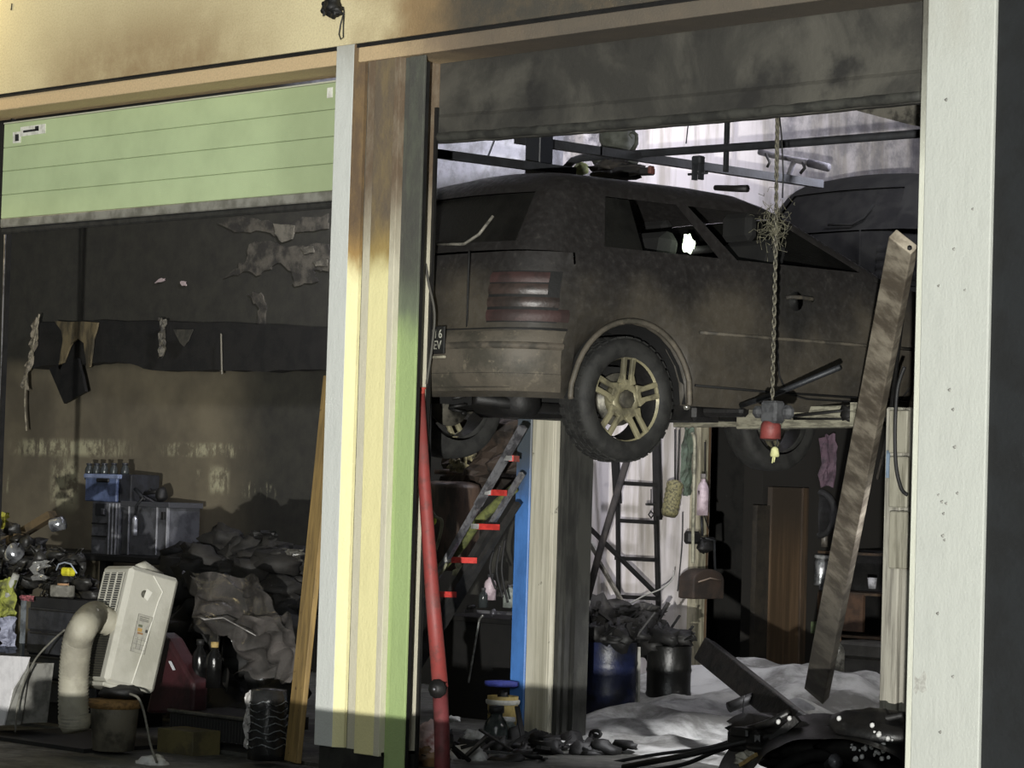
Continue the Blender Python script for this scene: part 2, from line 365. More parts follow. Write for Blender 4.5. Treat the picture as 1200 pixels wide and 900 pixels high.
# partition at the right bay: whitewashed low part by the ladder, soot around
t = NT('whitewashed_wall'); X, Y, Z = t.xyz(); n1 = t.noise(1.6, 6, .6); n2 = t.noise(7, 8, .7); n3 = t.noise(5, 6, .6, stretch=(1, 1.2, .12))
yy = t.math('ADD', Y, t.math('MULTIPLY', t.math('SUBTRACT', n1, .5), .3))
white = t.mix(t.ramp(n3, .42, .62), hx('dcd6d6'), hx('b5aea6'))
lowm = t.ramp(yy, 7.08, 6.95)
hi = t.ramp(t.math('ADD', Z, t.math('MULTIPLY', n1, .5)), 2.6, 3.3)
v = t.mix(t.math('MAXIMUM', lowm, hi), hx('24221f'), white)
soot2 = t.math('MULTIPLY', t.ramp(yy, 6.25, 5.6), t.ramp(Z, 3.6, 3.9)); v = t.mix(t.math('MULTIPLY', soot2, t.ramp(n2, .4, .6, .35, .9)), v, hx('4a4a4e'))
sm = t.math('MULTIPLY', t.ramp(Z, 3.45, 3.85, 0, 1), t.ramp(yy, 7.3, 7.9)); v = t.mix(t.math('MULTIPLY', sm, t.ramp(n2, .35, .65, .3, .8)), v, hx('77767a'))
t.col(v); PWALL = t.set(.85, 0, .3, h=n2)
f = MB(); f.b2((-3.6, 5.0, 0), (-3.4, at(830, 650, X=-3.4).y, 2.3)); f.b2((-3.6, 5, 2.3), (-3.4, 11, 5.2)); f.b2((-3.6, at(892, 650, X=-3.4).y, 0), (-3.4, 11, 2.3))
struct('wall_left_partition', f, PWALL)
f = MB(); f.b2((-8, 5.5, 0), (-7.9, 11, 3)); f.b2((-8, 10.9, 0), (9, 11, 5.2)); f.b2((8.6, .3, 0), (8.7, 11, 5.2)); f.b2((-16, .3, 0), (-15.9, 5, 5.2))
struct('wall_back', f, mat('back_soot', '2a2927', '1b1b1a', 4, rough=.9))
t = NT('ceiling_sheet'); n1 = t.noise(1.5, 7, .65); v = t.mix(t.ramp(n1, .45, .65), hx('c9c8cc'), hx('8d8c90'))
t.col(v); f = MB(); f.b2((-16, .3, 5.2), (9, 11, 5.3)); struct('ceiling', f, t.set(.9))
# row of blocks added unseen below the frame, only to cut the low floodlight
kc = CAM + Vector((FW.x, FW.y, 0)).normalized()*9.2
rk = random.Random(3); kb = thing('light_blocker', 'low row of concrete blocks added out of view in the yard to cut the floodlight', 'light_blocker', (kc.x, kc.y, -.02))
KM = mat('blocker_concrete', '8b8a84', '6c6b66', 8)
for i in range(-4, 5):
    c = kc + SIDE*(i*.998+.3); hgt = .335 + rk.uniform(-.012, .012) if i > -3 else .21
    obj('blocker_stone', MB().cbox((c.x, c.y, hgt/2-.02), (1.0, .22, hgt+.0), .02, Matrix.Rotation(pi/4, 3, 'Z')), KM, kb)

# ================================================================== DOORS
t = NT('green_door_paint'); n = t.noise(3, 6, .6); n2 = t.noise(160, 2)
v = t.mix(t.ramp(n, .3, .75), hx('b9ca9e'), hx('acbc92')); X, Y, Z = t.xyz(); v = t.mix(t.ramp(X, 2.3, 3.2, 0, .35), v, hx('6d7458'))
t.col(v); GREEN = t.set(.55, 0, .15, h=n2)
YD = .25
gd = thing('garage_door', 'half-raised pale green sectional door with a grey bottom rail in the left bay', 'door', at(0, 260, Y=YD))
dz0, dz1 = at(0, 256.5, Y=YD).z, at(10, 145, Y=YD).z
xl, xr_ = at(3, 200, Y=YD).x, .0
hh = (dz1-dz0)/4
for i in range(4):
    z0 = dz0+i*hh
    obj('panel', MB().cbox(((xl+xr_)/2, YD+.02, z0+hh/2), (xr_-xl, .04, hh-.002), .003), GREEN, gd)
obj('backing', MB().b2((xl+.01, YD+.025, dz0), (xr_, YD+.05, dz1)), mat('groove_green', '8a9a6e'), gd)
obj('bottom_rail', MB().cbox(((xl+xr_)/2, YD+.02, dz0-.028), (xr_-xl, .05, .055), .006), mat('rail_aluminium', '9b9a92', '77766e', 6, rough=.5, metal=.3), gd)
obj('rubber_seal', MB().cbox(((xl+xr_)/2, YD+.02, dz0-.075), (xr_-xl, .035, .04), .01), RUBBER, gd)
obj('top_trim', MB().b2((xl, YD-.005, dz1), (xr_, YD+.03, dz1+.008)), mat('pale_trim', 'b9bba8'), gd)
# hinge bracket with slots at the upper left corner, small plate at the right
WB = mat('bracket_white', 'dfe0d8', 'c4c5bb', 20); BK = mat('bracket_black', '26282a')
br = obj('hinge_bracket', MB().prism([at(x, y, Y=YD-.003) for x, y in ((24, 149), (53, 145), (53, 156), (24, 160))], (0, 1, 0), .004).prism([at(x, y, Y=YD-.003) for x, y in ((15, 155), (24, 154), (24, 167), (15, 168))], (0, 1, 0), .004), WB, gd)
obj('slot', MB().prism([at(x, y, Y=YD-.006) for x, y in ((27, 153), (45, 150.5), (45, 153), (27, 155.5))], (0, 1, 0), .004), BK, br)
obj('slot', MB().prism([at(x, y, Y=YD-.006) for x, y in ((41, 148), (45, 147.5), (45, 153), (41, 153.5))], (0, 1, 0), .004), BK, br)
obj('slot', MB().prism([at(x, y, Y=YD-.006) for x, y in ((17.5, 157.5), (21.5, 157), (21.5, 165), (17.5, 165.5))], (0, 1, 0), .004), BK, br)
obj('corner_plate', MB().prism([at(x, y, Y=YD-.003) for x, y in ((383.5, 103), (389.5, 102), (389.5, 114), (383, 115))], (0, 1, 0), .004), WB, gd)
# guide rail at the far left of the left bay, jamb
f = MB(); a0 = at(4, 200, Y=.22); f.b2((a0.x-.015, .27, -.1), (a0.x, .3, ZS)); struct('door_jamb_far_left', f, BLACK)
f = MB(); f.b2((-9, .0, -.1), (-4.6, .35, ZJ)); struct('wall_front_left', f, WALLM)
f = MB(); f.tube([at(6, 275, Y=.33), at(2, 430, Y=.33), at(-4, 700, Y=.33)], .008, 6); struct('trim_9', f, ALU)
# right bay: soot-blackened curtain of the second door, sagging lower edge
t = NT('burnt_door'); n = t.noise(1.7, 6, .6, dist=.6); n2 = t.noise(30, 6, .7); X, Y, Z = t.xyz()
v = t.mix(t.ramp(n, .42, .68), hx('33322e'), hx('504e47')); v = t.mix(t.ramp(t.noise(3, 5), .5, .7), v, hx('252422')); t.col(v); BD = t.set(.8, 0, .4, h=n2)
bd = thing('garage_door', 'soot-blackened raised door hanging over the right bay with a sagging lower edge', 'door', at(780, 150, Y=.3))
f = MB()
pxs = [504+i*(1080-504)/40 for i in range(41)]
def low(px): return 168-(px-505)*.083 + 3.2*sin((px-505)/565*pi)*.9 + 1.2*noise.noise(Vector((px*.06, 0, 0)))
def lowz(px, Y): return at(px, low(px), Y=Y)
vs = []; N = 41
for px in pxs:
    q = lowz(px, .30); x = q.x; z = q.z
    for (dy, dz) in ((0, 0), (-.02, .05), (-.012, .13), (0, .15)): vs.append(Vector((x, .30+dy, z+dz)))
    vs.append(Vector((x, .3, ZS+.02))); vs.append(Vector((x, .345, ZS+.02))); vs.append(Vector((x, .345, z)))
K = 7
f.add(vs, [(i*K+j, (i+1)*K+j, (i+1)*K+(j+1) % K, i*K+(j+1) % K) for i in range(N-1) for j in range(K)]+[tuple(range(K)), tuple(range((N-1)*K+K-1, (N-1)*K-1, -1))])
pb = obj('burnt_panel', f, BD, bd)
obj('lower_rail', MB().tube([lowz(px, .29)+Vector((0, 0, .03)) for px in pxs], [.026+.006*noise.noise(Vector((i*.7, 2, 0))) for i in range(41)], 8), mat('rail_soot', '3a3a35', '252522', 10), bd)
# black door tracks and hanging cables between pillar and right bay
tr = thing('door_track', 'sooty vertical steel door track beside the green jamb of the right bay', 'track', (.55, .15, 0))
obj('channel', MB().b2((e[6]+.02, .056, .0), (e[8]+.003, .075, 3.7)).b2((at(480, 400, Y=.265).x, .265, 0), (at(503.5, 400, Y=.265).x, .28, 3.5)), BLACK, tr)
obj('track_rail', MB().bar(at(499, 80, Y=.22), at(489, 450, Y=.22), .022, .03).bar(at(489, 450, Y=.22), at(476, 880, Y=.22), .022, .03), STEELD, tr)
obj('pale_strip', MB().bar(at(495.5, 200, Y=.19), at(492, 345, Y=.19), .007, .01).bar(at(493, 345, Y=.19), at(488, 455, Y=.19), .014, .01), mat('bare_metal', 'a3a28f', '6b6a5d', 20), tr)
def cable(label, pts, r, material, cat='cable', name='cable', group=None, n=6):
    P = []
    for i in range(len(pts)-1):
        p0 = pts[max(i-1, 0)]; p1, p2 = pts[i], pts[i+1]; p3 = pts[min(i+2, len(pts)-1)]
        for k in range(6):
            u = k/6; P.append(.5*((2*p1)+(p2-p0)*u+(2*p0-5*p1+4*p2-p3)*u*u+(3*p1-p0-3*p2+p3)*u**3))
    P.append(pts[-1]); return tag(obj(name, MB().tube(P, r, n), material), label, cat, group)
CB = mat('cable_black', '232324', rough=.6); CG = mat('cable_grey', '8c8a82', rough=.6)
cable('black cable looping down the inside of the sooty door track', [at(x, y, Y=.36) for x, y in ((511, 75), (503, 110), (499, 150), (497, 230), (499, 290), (496, 330), (504, 370), (508, 395), (501, 420), (503, 480), (502, 560))], .012, CB)
cable('thin grey cable hanging between door track and car bumper', [at(x, y, Y=.24) for x, y in ((493, 290), (497, 300), (502, 330), (509, 365), (507, 400), (500, 450))], .007, mat('cable_soot', '504e48'))
# fixture with hook at the top of the left pillar
fx = thing('cable_anchor', 'black twisted cable anchor with a wire hook above the left pillar', 'bracket', at(390, 12, Y=0))
obj('clamp', MB().blob(at(389, 5, Y=-.05), (.04, .04, .05), 3, .8).blob(at(394, 14, Y=-.05), (.035, .03, .03), 5, .9).blob(at(381, 10, Y=-.05), (.02, .02, .03), 6, .9), BLACK, fx)
obj('hook', MB().tube([at(x, y, Y=-.04) for x, y in ((402, 8), (403, 14), (399, 28), (397, 40), (399, 46), (402, 44), (402, 30), (403, 16))], .003, 6), STEELD, fx)
tag(obj('crack_mark', MB().tube([at(14, 4, Y=-.003), at(13.5, 8, Y=-.003), at(13, 12, Y=-.003)], .004, 5), BLACK), 'tiny black wire stub on the cream wall, top left', 'wire')
# ================================================================== THE CAR ON THE LIFT
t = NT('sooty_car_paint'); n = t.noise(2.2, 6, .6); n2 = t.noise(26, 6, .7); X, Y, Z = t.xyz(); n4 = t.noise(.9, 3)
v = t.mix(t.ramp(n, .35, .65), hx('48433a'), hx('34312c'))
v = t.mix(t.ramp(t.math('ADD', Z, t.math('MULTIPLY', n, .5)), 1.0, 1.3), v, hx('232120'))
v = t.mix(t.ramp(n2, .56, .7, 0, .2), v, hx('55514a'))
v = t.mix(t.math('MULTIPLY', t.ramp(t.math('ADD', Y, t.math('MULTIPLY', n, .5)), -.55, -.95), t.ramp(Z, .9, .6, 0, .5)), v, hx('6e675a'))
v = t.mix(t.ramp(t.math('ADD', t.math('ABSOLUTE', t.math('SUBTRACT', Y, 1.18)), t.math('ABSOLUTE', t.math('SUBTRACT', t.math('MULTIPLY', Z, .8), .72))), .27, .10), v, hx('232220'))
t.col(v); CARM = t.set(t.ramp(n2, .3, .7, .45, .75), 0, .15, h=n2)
BUMP = mat('sooty_bumper', '585248', '413e36', 5, rough=.65, c3='676053')
VOID = mat('burnt_interior', '121211', '0a0a0a', 5, rough=.9)
GLASSD = mat('sooted_glass', '1d1d1b', '121211', 4, rough=.35)
GAP = mat('panel_gap', '0e0e0d')
def interp(tab, x):
    if x <= tab[0][0]: return tab[0][1]
    for (a, b), (c, d) in zip(tab, tab[1:]):
        if x <= c:
            u = (x-a)/(c-a); return b+(d-b)*u
    return tab[-1][1]
ZB = 1.07                                       # belt line
WT = [(.30, .79), (.38, .83), (.5, .855), (.7, .865), (.9, .855), (ZB, .83)]
YRT = [(.30, -.74), (.36, -.80), (.5, -.835), (.62, -.825), (.66, -.79), (.9, -.76), (ZB, -.70)]
YFT = [(.30, 3.28), (.4, 3.35), (.6, 3.36), (.7, 3.3), (.85, 3.1), (ZB, 2.9)]
RC = .30
def outline(z, W, YR, YF, ys, n=7, rcr=RC, rcf=.45):
    """half outline from rear centre to front centre on the right side"""
    P = []
    for i in range(5): P.append((i/5*(W-rcr), YR+.035*(i/5)**2))
    c = (W-rcr, YR+.035+rcr)
    for i in range(n+1):
        a = -pi/2+pi/2*i/n; P.append((c[0]+rcr*cos(a), c[1]+rcr*sin(a)))
    for y in ys: P.append((W, y))
    c = (W-rcf, YF-rcf)
    for i in range(n+1):
        a = pi/2*i/n; P.append((c[0]+rcf*cos(a), c[1]+rcf*sin(a)))
    for i in range(4): P.append(((W-rcf)*(1-(i+1)/5), YF))
    P.append((0, YF)); return P
def mirror_ring(P): return P+[(-x, y) for x, y in P[-2:0:-1]]
ARR = .40; HZ = .325; WB_ = 2.52
def arch(y, z0):
    b = z0
    for yc in (0, WB_):
        d = abs(y-yc)
        if d < ARR: b = max(b, HZ+sqrt(ARR*ARR-d*d))
    return b
YS = sorted(set([round(yc+ARR*1.0*cos(pi*k/12), 4) for yc in (0, WB_) for k in range(13)]+[.5, .62, .8, 1.0, 1.2, 1.4, 1.6, 1.8, 2.0]))
YS = [y for y in YS if -.40 <= y <= 2.9]
def make_car(name, label, group, full=True):
    root = thing(name, label, 'car', (0, 0, 0)); 
    L = dict(parent=root, local=True)
    zl = [.31, .36, .42, .5, .58, .64, .68, .76, .84, .92, 1.0, ZB]
    f = MB(); rings = []
    for z in zl:
        P = outline(z, interp(WT, z), interp(YRT, z), interp(YFT, z), YS)
        ring = []
        for x, y in P:
            side = x > .55
            zb = arch(y, zl[0]) if side else zl[0]
            zz = zb+(z-zl[0])*(ZB-zb)/(ZB-zl[0])
            if y > 1.9 and z > .8: zz -= (z-.8)*.35*min(1, (y-1.9)/.8)
            ring.append((x, y, zz))
        rings.append([Vector(q) for q in ring]+[Vector((-q[0], q[1], q[2])) for q in ring[-2:0:-1]])
    n = len(rings[0]); vs = [q for r_ in rings for q in r_]
    fs = [(i*n+k, i*n+(k+1) % n, (i+1)*n+(k+1) % n, (i+1)*n+k) for i in range(len(rings)-1) for k in range(n)]
    f.add(vs, fs, True)
    f.add([Vector((q.x*.97, q.y*.98, q.z)) for q in rings[-1]], [tuple(range(n))])
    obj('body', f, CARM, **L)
    # inner wheel wells and underbody
    f = MB(); f.b2((-.66, -.66, .36), (.68, 3.1, .5)); f.b2((-.5, -.6, .5), (.5, 3.0, 1.0)); f.b2((-.8, .5, .33), (.8, 2.0, .45))
    for yc in (0, WB_):
        for s in (-1, 1):
            g = []
            for k in range(13):
                a = pi*k/12
                g.append([Vector((s*xx, yc+ARR*1.02*cos(a), HZ+ARR*1.02*sin(a)-.01)) for xx in (.50, .83)])
            f.add([q for r_ in g for q in r_], [(2*k, 2*k+1, 2*k+3, 2*k+2) for k in range(12)], True)
            f.b2((s*.50, yc-.42, .3), (s*.49, yc+.42, .75))
    obj('underbody', f, VOID, **L)
    # greenhouse: pillars and roof with open window holes
    gz = [(ZB, .83, -.70, 2.05), (1.12, .815, -.665, 1.93), (1.40, .70, -.47, 1.30), (1.45, .665, -.42, 1.17), (1.50, .60, -.35, 1.02), (1.535, .45, -.24, .85), (1.55, .25, -.1, .6)]
    f = MB(); rings = []
    for gi, (z, W, YR, YF) in enumerate(gz):
        ys = [YR+.22+(YF-YR-.44)*k/16 for k in range(17)]
        P = outline(z, W, YR, YF, ys, rcr=.16*W/.83+.02, rcf=.16)
        rings.append([Vector((x, y, z+.012*(1-(x/W)**2))) for x, y in P]+[Vector((-x, y, z+.012*(1-(x/W)**2))) for x, y in P[-2:0:-1]])
    n = len(rings[0]); half = (n+2)//2
    fs = []
    for i in range(len(rings)-1):
        for k in range(n):
            kk = k if k < half-1 else n-1-k
            hole = False
            if i == 1:
                s0 = 12
                if s0+2 <= kk-1 < s0+8 or s0+9 <= kk-1 < s0+16: hole = True      # side windows
                if kk < 5: hole = True                            # rear glass
                if kk > half-7: hole = True
            if not hole: fs.append((i*n+k, i*n+(k+1) % n, (i+1)*n+(k+1) % n, (i+1)*n+k))
    f.add([q for r_ in rings for q in r_], fs, True); f.add([q for q in rings[-1]], [tuple(range(n))], True)
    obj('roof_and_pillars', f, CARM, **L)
    # sooted glass: hatch window and rear side windows stay, slightly inset
    def pane(i0, i1, k0, k1, inset=.018, sgn=1):
        g = MB(); A = [rings[i0][k] for k in range(k0, k1+1)]; B = [rings[i1][k] for k in range(k0, k1+1)]
        c = Vector((0, .5, 1.25)); q = lambda p: Vector((sgn*p.x, p.y, p.z))+(c-Vector((sgn*p.x, p.y, p.z))).normalized()*inset
        m_ = len(A); g.add([q(p) for p in A]+[q(p) for p in B], [(k, k+1, m_+k+1, m_+k) for k in range(m_-1)], True); return g
    g = pane(1, 2, 0, 5); h_ = pane(1, 2, 0, 5, sgn=-1); g.add(h_.v, h_.f, True)
    obj('hatch_glass', g, GLASSD, **L)
    obj('rear_side_glass', pane(1, 2, 14, 17), GLASSD, **L)
    obj('left_side_glass', pane(1, 2, 13, 28, sgn=-1), GLASSD, **L)
    g = pane(1, 2, half-7, half-1); h_ = pane(1, 2, half-7, half-1, sgn=-1); g.add(h_.v, h_.f, True); obj('windscreen', g, GLASSD, **L)
    # cabin: seats and tunnel seen as dark masses
    f = MB()
    for s in (-1, 1):
        f.cbox((s*.36, .45, 1.02), (.5, .14, .5), .05, Matrix.Rotation(-.2, 3, 'X')); f.cbox((s*.36, 1.25, 1.0), (.48, .14, .6), .05, Matrix.Rotation(-.25, 3, 'X')); f.cbox((s*.36, 1.2, 1.36), (.24, .09, .16), .03)
    f.b2((-.7, -.45, .95), (.7, .3, 1.08))
    obj('burnt_seats', f, VOID, **L)
    # door skin: outline grooves, handle, moulding line, fuel flap
    gx = .866
    f = MB(); f.tube([(.835, 1.02, ZB-.01), (.86, 1.01, .9), (gx+.002, 1.03, .7), (gx, 1.06, .5), (.845, 1.14, .41), (.835, 1.3, .385), (.835, 2.02, .385), (.855, 2.12, .5), (gx, 2.14, .8)], .006, 5)
    obj('door_gap', f, GAP, **L)
    f = MB(); f.tube([(gx+.006, y, .705-.0*y) for y in (.46, .8, 1.2, 1.6, 2.1)], .010, 6); obj('side_moulding', f, mat('moulding_soot', '5c564b', '3c3933', 9), **L)
    f = MB(); f.tube([(.856, .45, .42), (.852, 1.0, .41), (.852, 2.1, .41)], .007, 5); obj('sill_crease', f, GAP, **L)
    f = MB(); f.tube([(.862, 1.10, .935), (.882, 1.12, .94), (.886, 1.2, .942), (.882, 1.28, .94), (.862, 1.30, .935)], .012, 6)
    dh = obj('door_handle', f, mat('handle_soot', '4b463c', '2f2c28', 12), **L)
    obj('handle_recess', MB().lathe([(.001, 0), (.05, .001), (.055, .004)], (.853, 1.18, .92), 12, (1, 0, 0)), GAP, **L)
    f = MB(); f.lathe([(.085, 0), (.085, .006), (.07, .008)], (.852, .56, .93), 18, (1, 0, 0)); pass
    # wheel arch lips
    for yc in (0, WB_):
        for s in (-1, 1):
            g = MB(); pts = []
            for k in range(25):
                a = radians(-8)+radians(196)*k/24; pts.append((s*(.868 if .2 < sin(a) else .858), yc+(ARR+.012)*cos(a), max(HZ+(ARR+.012)*sin(a), .31)))
            g.tube(pts, .016, 6); obj('arch_lip', g, BUMP, **L)
    # rear bumper skin, strip, tail lamps, plate, tailgate edge
    def skin(z0, z1, off, k0, k1, nz=4, both=True):
        g = MB()
        for s in ((1, -1) if both else (1,)):
            vs = []
            for j in range(nz):
                z = z0+(z1-z0)*j/(nz-1); P = outline(z, interp(WT, z), interp(YRT, z), interp(YFT, z), YS)
                for k in range(k0, k1+1):
                    x, y = P[k]; xa, ya = P[max(k-1, 0)]; xb, yb = P[k+1]
                    nx, ny = (yb-ya), -(xb-xa); ln = math.hypot(nx, ny) or 1
                    o_ = off*(1 if 0 < j < nz-1 else .15)
                    vs.append(Vector((s*(x+nx/ln*o_), y+ny/ln*o_, z)))
            m_ = k1-k0+1
            g.add(vs, [(j*m_+k, j*m_+k+1, (j+1)*m_+k+1, (j+1)*m_+k) for j in range(nz-1) for k in range(m_-1)], True)
        return g
    obj('rear_bumper', skin(.34, .655, .022, 0, 12, 6), BUMP, **L)
    for sgn in (1, -1):
        g = skin(.545, .60, .040, 3, 12, 4, both=False); g.v = [Vector((sgn*q.x, q.y, q.z)) for q in g.v]
        obj('bumper_strip', g, mat('strip_soot', '575046', '39362f', 9), **L)
    obj('bumper_seam', skin(.425, .435, .026, 0, 12, 3), GAP, **L)
    obj('bumper_top_gap', skin(.655, .668, .012, 0, 12, 3), GAP, **L)
    f = MB(); f.tube([(x, -.79-.03+.035*(abs(x)/.55)**2, .40) for x in (-.5, -.3, 0, .3, .5)], .01, 5)
    # tail lamps on the corners: banded lens
    LENS = mat('red_lens', '3c2a28', '2e2220', 9, rough=.6); LENS2 = mat('smoked_lens', '3a302c', '292421', 9, rough=.4)
    for s in (1, -1):
        g = skin(.694, .964, .004, 5, 11, 6, both=False); g.v = [Vector((s*q.x, q.y, q.z)) for q in g.v]; back = obj('tail_lamp_housing', g, GAP, **L); lamp = None
        for b, (z0, z1, k0, k1, mm) in enumerate([(.700, .766, 5, 12, LENS), (.768, .832, 5, 11, LENS2), (.834, .898, 5, 10, LENS2), (.900, .958, 5, 10, LENS), (.70, .955, 5, 5, None)]):
            if mm is None: continue
            g = skin(z0, z1, .010, k0, k1, 4, both=False)
            if s < 0: g.v = [Vector((-q.x, q.y, q.z)) for q in g.v]
            o = obj('tail_lamp' if lamp is None else 'lens_band', g, mm, **({'parent': root, 'local': True} if lamp is None else {'parent': lamp, 'local': True}))
            if lamp is None: lamp = o
    f = MB(); P = outline(.69, interp(WT, .69), interp(YRT, .69), 3, YS)
    for sgn in (1, -1): obj('tailgate_gap', MB().tube([(sgn*(P[4][0]-.03), P[4][1]-.004, z) for z in (.67, .8, .9, 1.0, ZB)], .006, 5), GAP, **L)
    yb = interp(YRT, .55)-.03
    pl_ = obj('number_plate', MB().cbox((.235, yb-.012, .60), (.28, .012, .145), .004), mat('plate_frame', '1b1b1a', '111111', 9), **L)
    Mx = Matrix.Translation((.36, yb-.02, .63)) @ Matrix.Rotation(pi/2, 4, 'X')
    WM[root.name] = Matrix.Identity(4); WM[pl_.name] = Matrix.Identity(4)
    PT = mat('plate_text', 'b9b8ab', '8a897d', 30)
    text('plate_letters', 'TI 6', .065, PT, Mx, pl_, align='RIGHT'); text('plate_letters', 'TEV', .065, PT, Matrix.Translation((.355, yb-.02, .572)) @ Matrix.Rotation(pi/2, 4, 'X'), pl_, align='RIGHT')
    obj('plate_holder', MB().cbox((.235, yb-.010, .512), (.28, .02, .014), .003), mat('holder_pale', 'a8a390', '7b7768', 9), parent=pl_, local=True)
    del WM[root.name]; del WM[pl_.name]
    # wiper on the hatch glass
    f = MB(); f.tube([(.05, -.70, 1.13), (.28, -.695, 1.12), (.36, -.66, 1.17), (.40, -.60, 1.27)], .009, 6); obj('rear_wiper', f, mat('wiper_metal', '77746a', '45433d', 20), **L)
    # wheels
    RIM = mat('gold_grey_rim', '969074', '656150', 7, rough=.42, metal=.25)
    for yc in (0, WB_):
        for s in (1, -1):
            c = Vector((s*.74, yc, HZ)); ax = Vector((s, 0, 0))
            prof = [(.222, -.10), (.27, -.105), (.305, -.10), (.322, -.08), (.326, -.04), (.327, .0), (.326, .04), (.322, .075), (.305, .098), (.27, .105), (.235, .10), (.222, .088)]
            g = MB().lathe(prof, c, 48, ax, cap=False)
            tyre = obj('tyre', g, RUBBER, **L)
            if s > 0:
                g = MB()
                for k in range(36):      # tread blocks
                    a = 2*pi*k/36
                    for dx in (-.06, -.02, .02, .06):
                        M = Matrix.Translation(c+Vector((dx, cos(a+dx*2)*.327, sin(a+dx*2)*.327))) @ Matrix.Rotation(a+dx*2, 4, 'X')
                        g.box((0, 0, 0), (.030, .010, .040), M=M)
                obj('tread', g, RUBBER, parent=tyre, local=True)
            obj('rim_well', MB().lathe([(.199, -.08), (.199, .03), (.214, .07)], c, 48, ax, cap=False), BLACK, parent=tyre, local=True)
            g = MB().lathe([(.216, .070), (.222, .075), (.232, .094), (.238, .096), (.240, .086)], c, 48, ax, cap=False)
            pass
            rim = obj('rim', g, RIM, parent=tyre, local=True)
            def P2(r_, a, xx): return c+Vector((s*xx, cos(a)*r_, sin(a)*r_))
            g = MB()
            for k in range(5):
                a0 = pi/2-.05+2*pi*k/5
                def P3(r_, off, xx): return c+Vector((s*xx, cos(a0)*r_-sin(a0)*off, sin(a0)*r_+cos(a0)*off))
                for dd in (-1, 1):
                    g.prism([P3(.07, dd*.014, .06), P3(.225, dd*.016, .066), P3(.228, dd*.046, .066), P3(.13, dd*.042, .06), P3(.085, dd*.060, .06)], ax, .024)
                g.prism([P3(.07, -.02, .06), P3(.105, -.02, .06), P3(.105, .02, .06), P3(.07, .02, .06)], ax, .024)
                g.prism([P3(.21, -.022, .064), P3(.23, -.022, .064), P3(.23, .022, .064), P3(.21, .022, .064)], ax, .024)
            obj('spokes', g, RIM, parent=tyre, local=True, bevel=.006)
            g = MB().lathe([(.0, .0), (.095, .0), (.095, .072), (.085, .082), (.055, .082), (.052, .070), (.03, .068), (.0, .068)], c, 24, ax, cap=False); obj('hub', g, RIM, parent=tyre, local=True)
            g = MB().lathe([(.0, .0), (.050, .0), (.050, .090), (.044, .095), (.0, .095)], c, 7, ax, cap=False); obj('hub_cap', g, mat('hub_cap_soot', '4c493e', '333028', 20), parent=tyre, local=True)
            g = MB().lathe([(.0, -.01), (.14, -.01), (.14, .012), (.0, .012)], c, 24, ax, cap=False); g.cbox(c+Vector((s*.0, .13, 0)), (.05, .06, .13), .01)
            obj('brake_disc', g, mat('brake_iron', '6d6a60', '34332f', 9, rough=.5, metal=.5), parent=tyre, local=True)
    # axle, exhaust, springs, torn bits underneath
    f = MB(); f.tube([(-.7, 0, .30), (.7, 0, .30)], .035, 8); f.tube([(.45, -.72, .30), (.45, -.3, .27), (.2, .4, .28), (.1, 2, .3)], .03, 8)
    f.lathe([(.02, -.3), (.09, -.28), (.09, .1), (.02, .12)], (.42, -.42, .30), 12, (1, 0, 0)); f.b2((-.55, .35, .24), (.5, .95, .33))
    for x in (-.5, .5): f.tube([(x+.045*cos(k*.8), -.12+.045*sin(k*.8), .25+k*.006) for k in range(40)], .01, 5)
    obj('axle_and_exhaust', f, BLACK, **L)
    return root
HUB = at(737, 468, Y=1.1); TH = radians(7)
fwd = Vector((sin(TH), cos(TH), 0)); rgt = Vector((cos(TH), -sin(TH), 0))
car = make_car('car', 'soot-covered hatchback raised on the lift, seen from its rear right corner', None)
cp = HUB-rgt*.84; cp.z = HUB.z-HZ; car.location = cp; car.rotation_euler = (0, 0, -TH)
CARW = Matrix.Translation(cp) @ Matrix.Rotation(-TH, 4, 'Z')
def copy_tree(o, parent=None):
    c = o.copy(); COL.objects.link(c); c.parent = parent
    for ch in [q for q in bpy.data.objects if q.parent == o]: copy_tree(ch, c)
    return c
car2 = copy_tree(car); car2['label'] = 'charred car behind the raised hatchback, only its dark back showing upper right'
cp2 = at(1085, 205, Y=6.9); car2.location = (cp2.x-.35, 6.9, cp2.z-1.55); car2.rotation_euler = (0, 0, radians(-4))
HULL = mat('burnt_hull', '121211', '0b0b0b', 6, rough=1, bump=.1, spec=.1)
for q in bpy.data.objects:
    r_ = q
    while r_.parent is not None: r_ = r_.parent
    if r_ == car2 and q.type == 'MESH':
        q.material_slots[0].link = 'OBJECT'; q.material_slots[0].material = HULL
# glowing lamp added inside the car for the bright spot in its rear side window
lamp = thing('glow_lamp', 'small glowing lamp added inside the raised car for the bright spot in its rear side window', 'glow_lamp', CARW @ Vector((.66, .52, 1.13)))
T0 = CARW @ Vector((.62, .60, 1.17))
obj('glow_lamp_body', MB().tube([T0, T0+Vector((.02, .22, .03))], .022, 12), BLACK, lamp)
obj('glow_lamp_bulb', MB().blob(T0+Vector((0, -.02, .035)), (.022, .04, .05), 4, .5, 20, 14), emit('glow_lamp_light', (.85, 1.0, .72), 4), lamp)
light('glow_lamp_light', 'POINT', T0+Vector((.09, -.12, .05)), .9, (.85, 1, .75), size=.02)
tp = CARW @ Vector((.50, .50, 1.205))
# ================================================================== RIGHT BAY
def A(x, y, Y): return at(x, y, Y=Y)
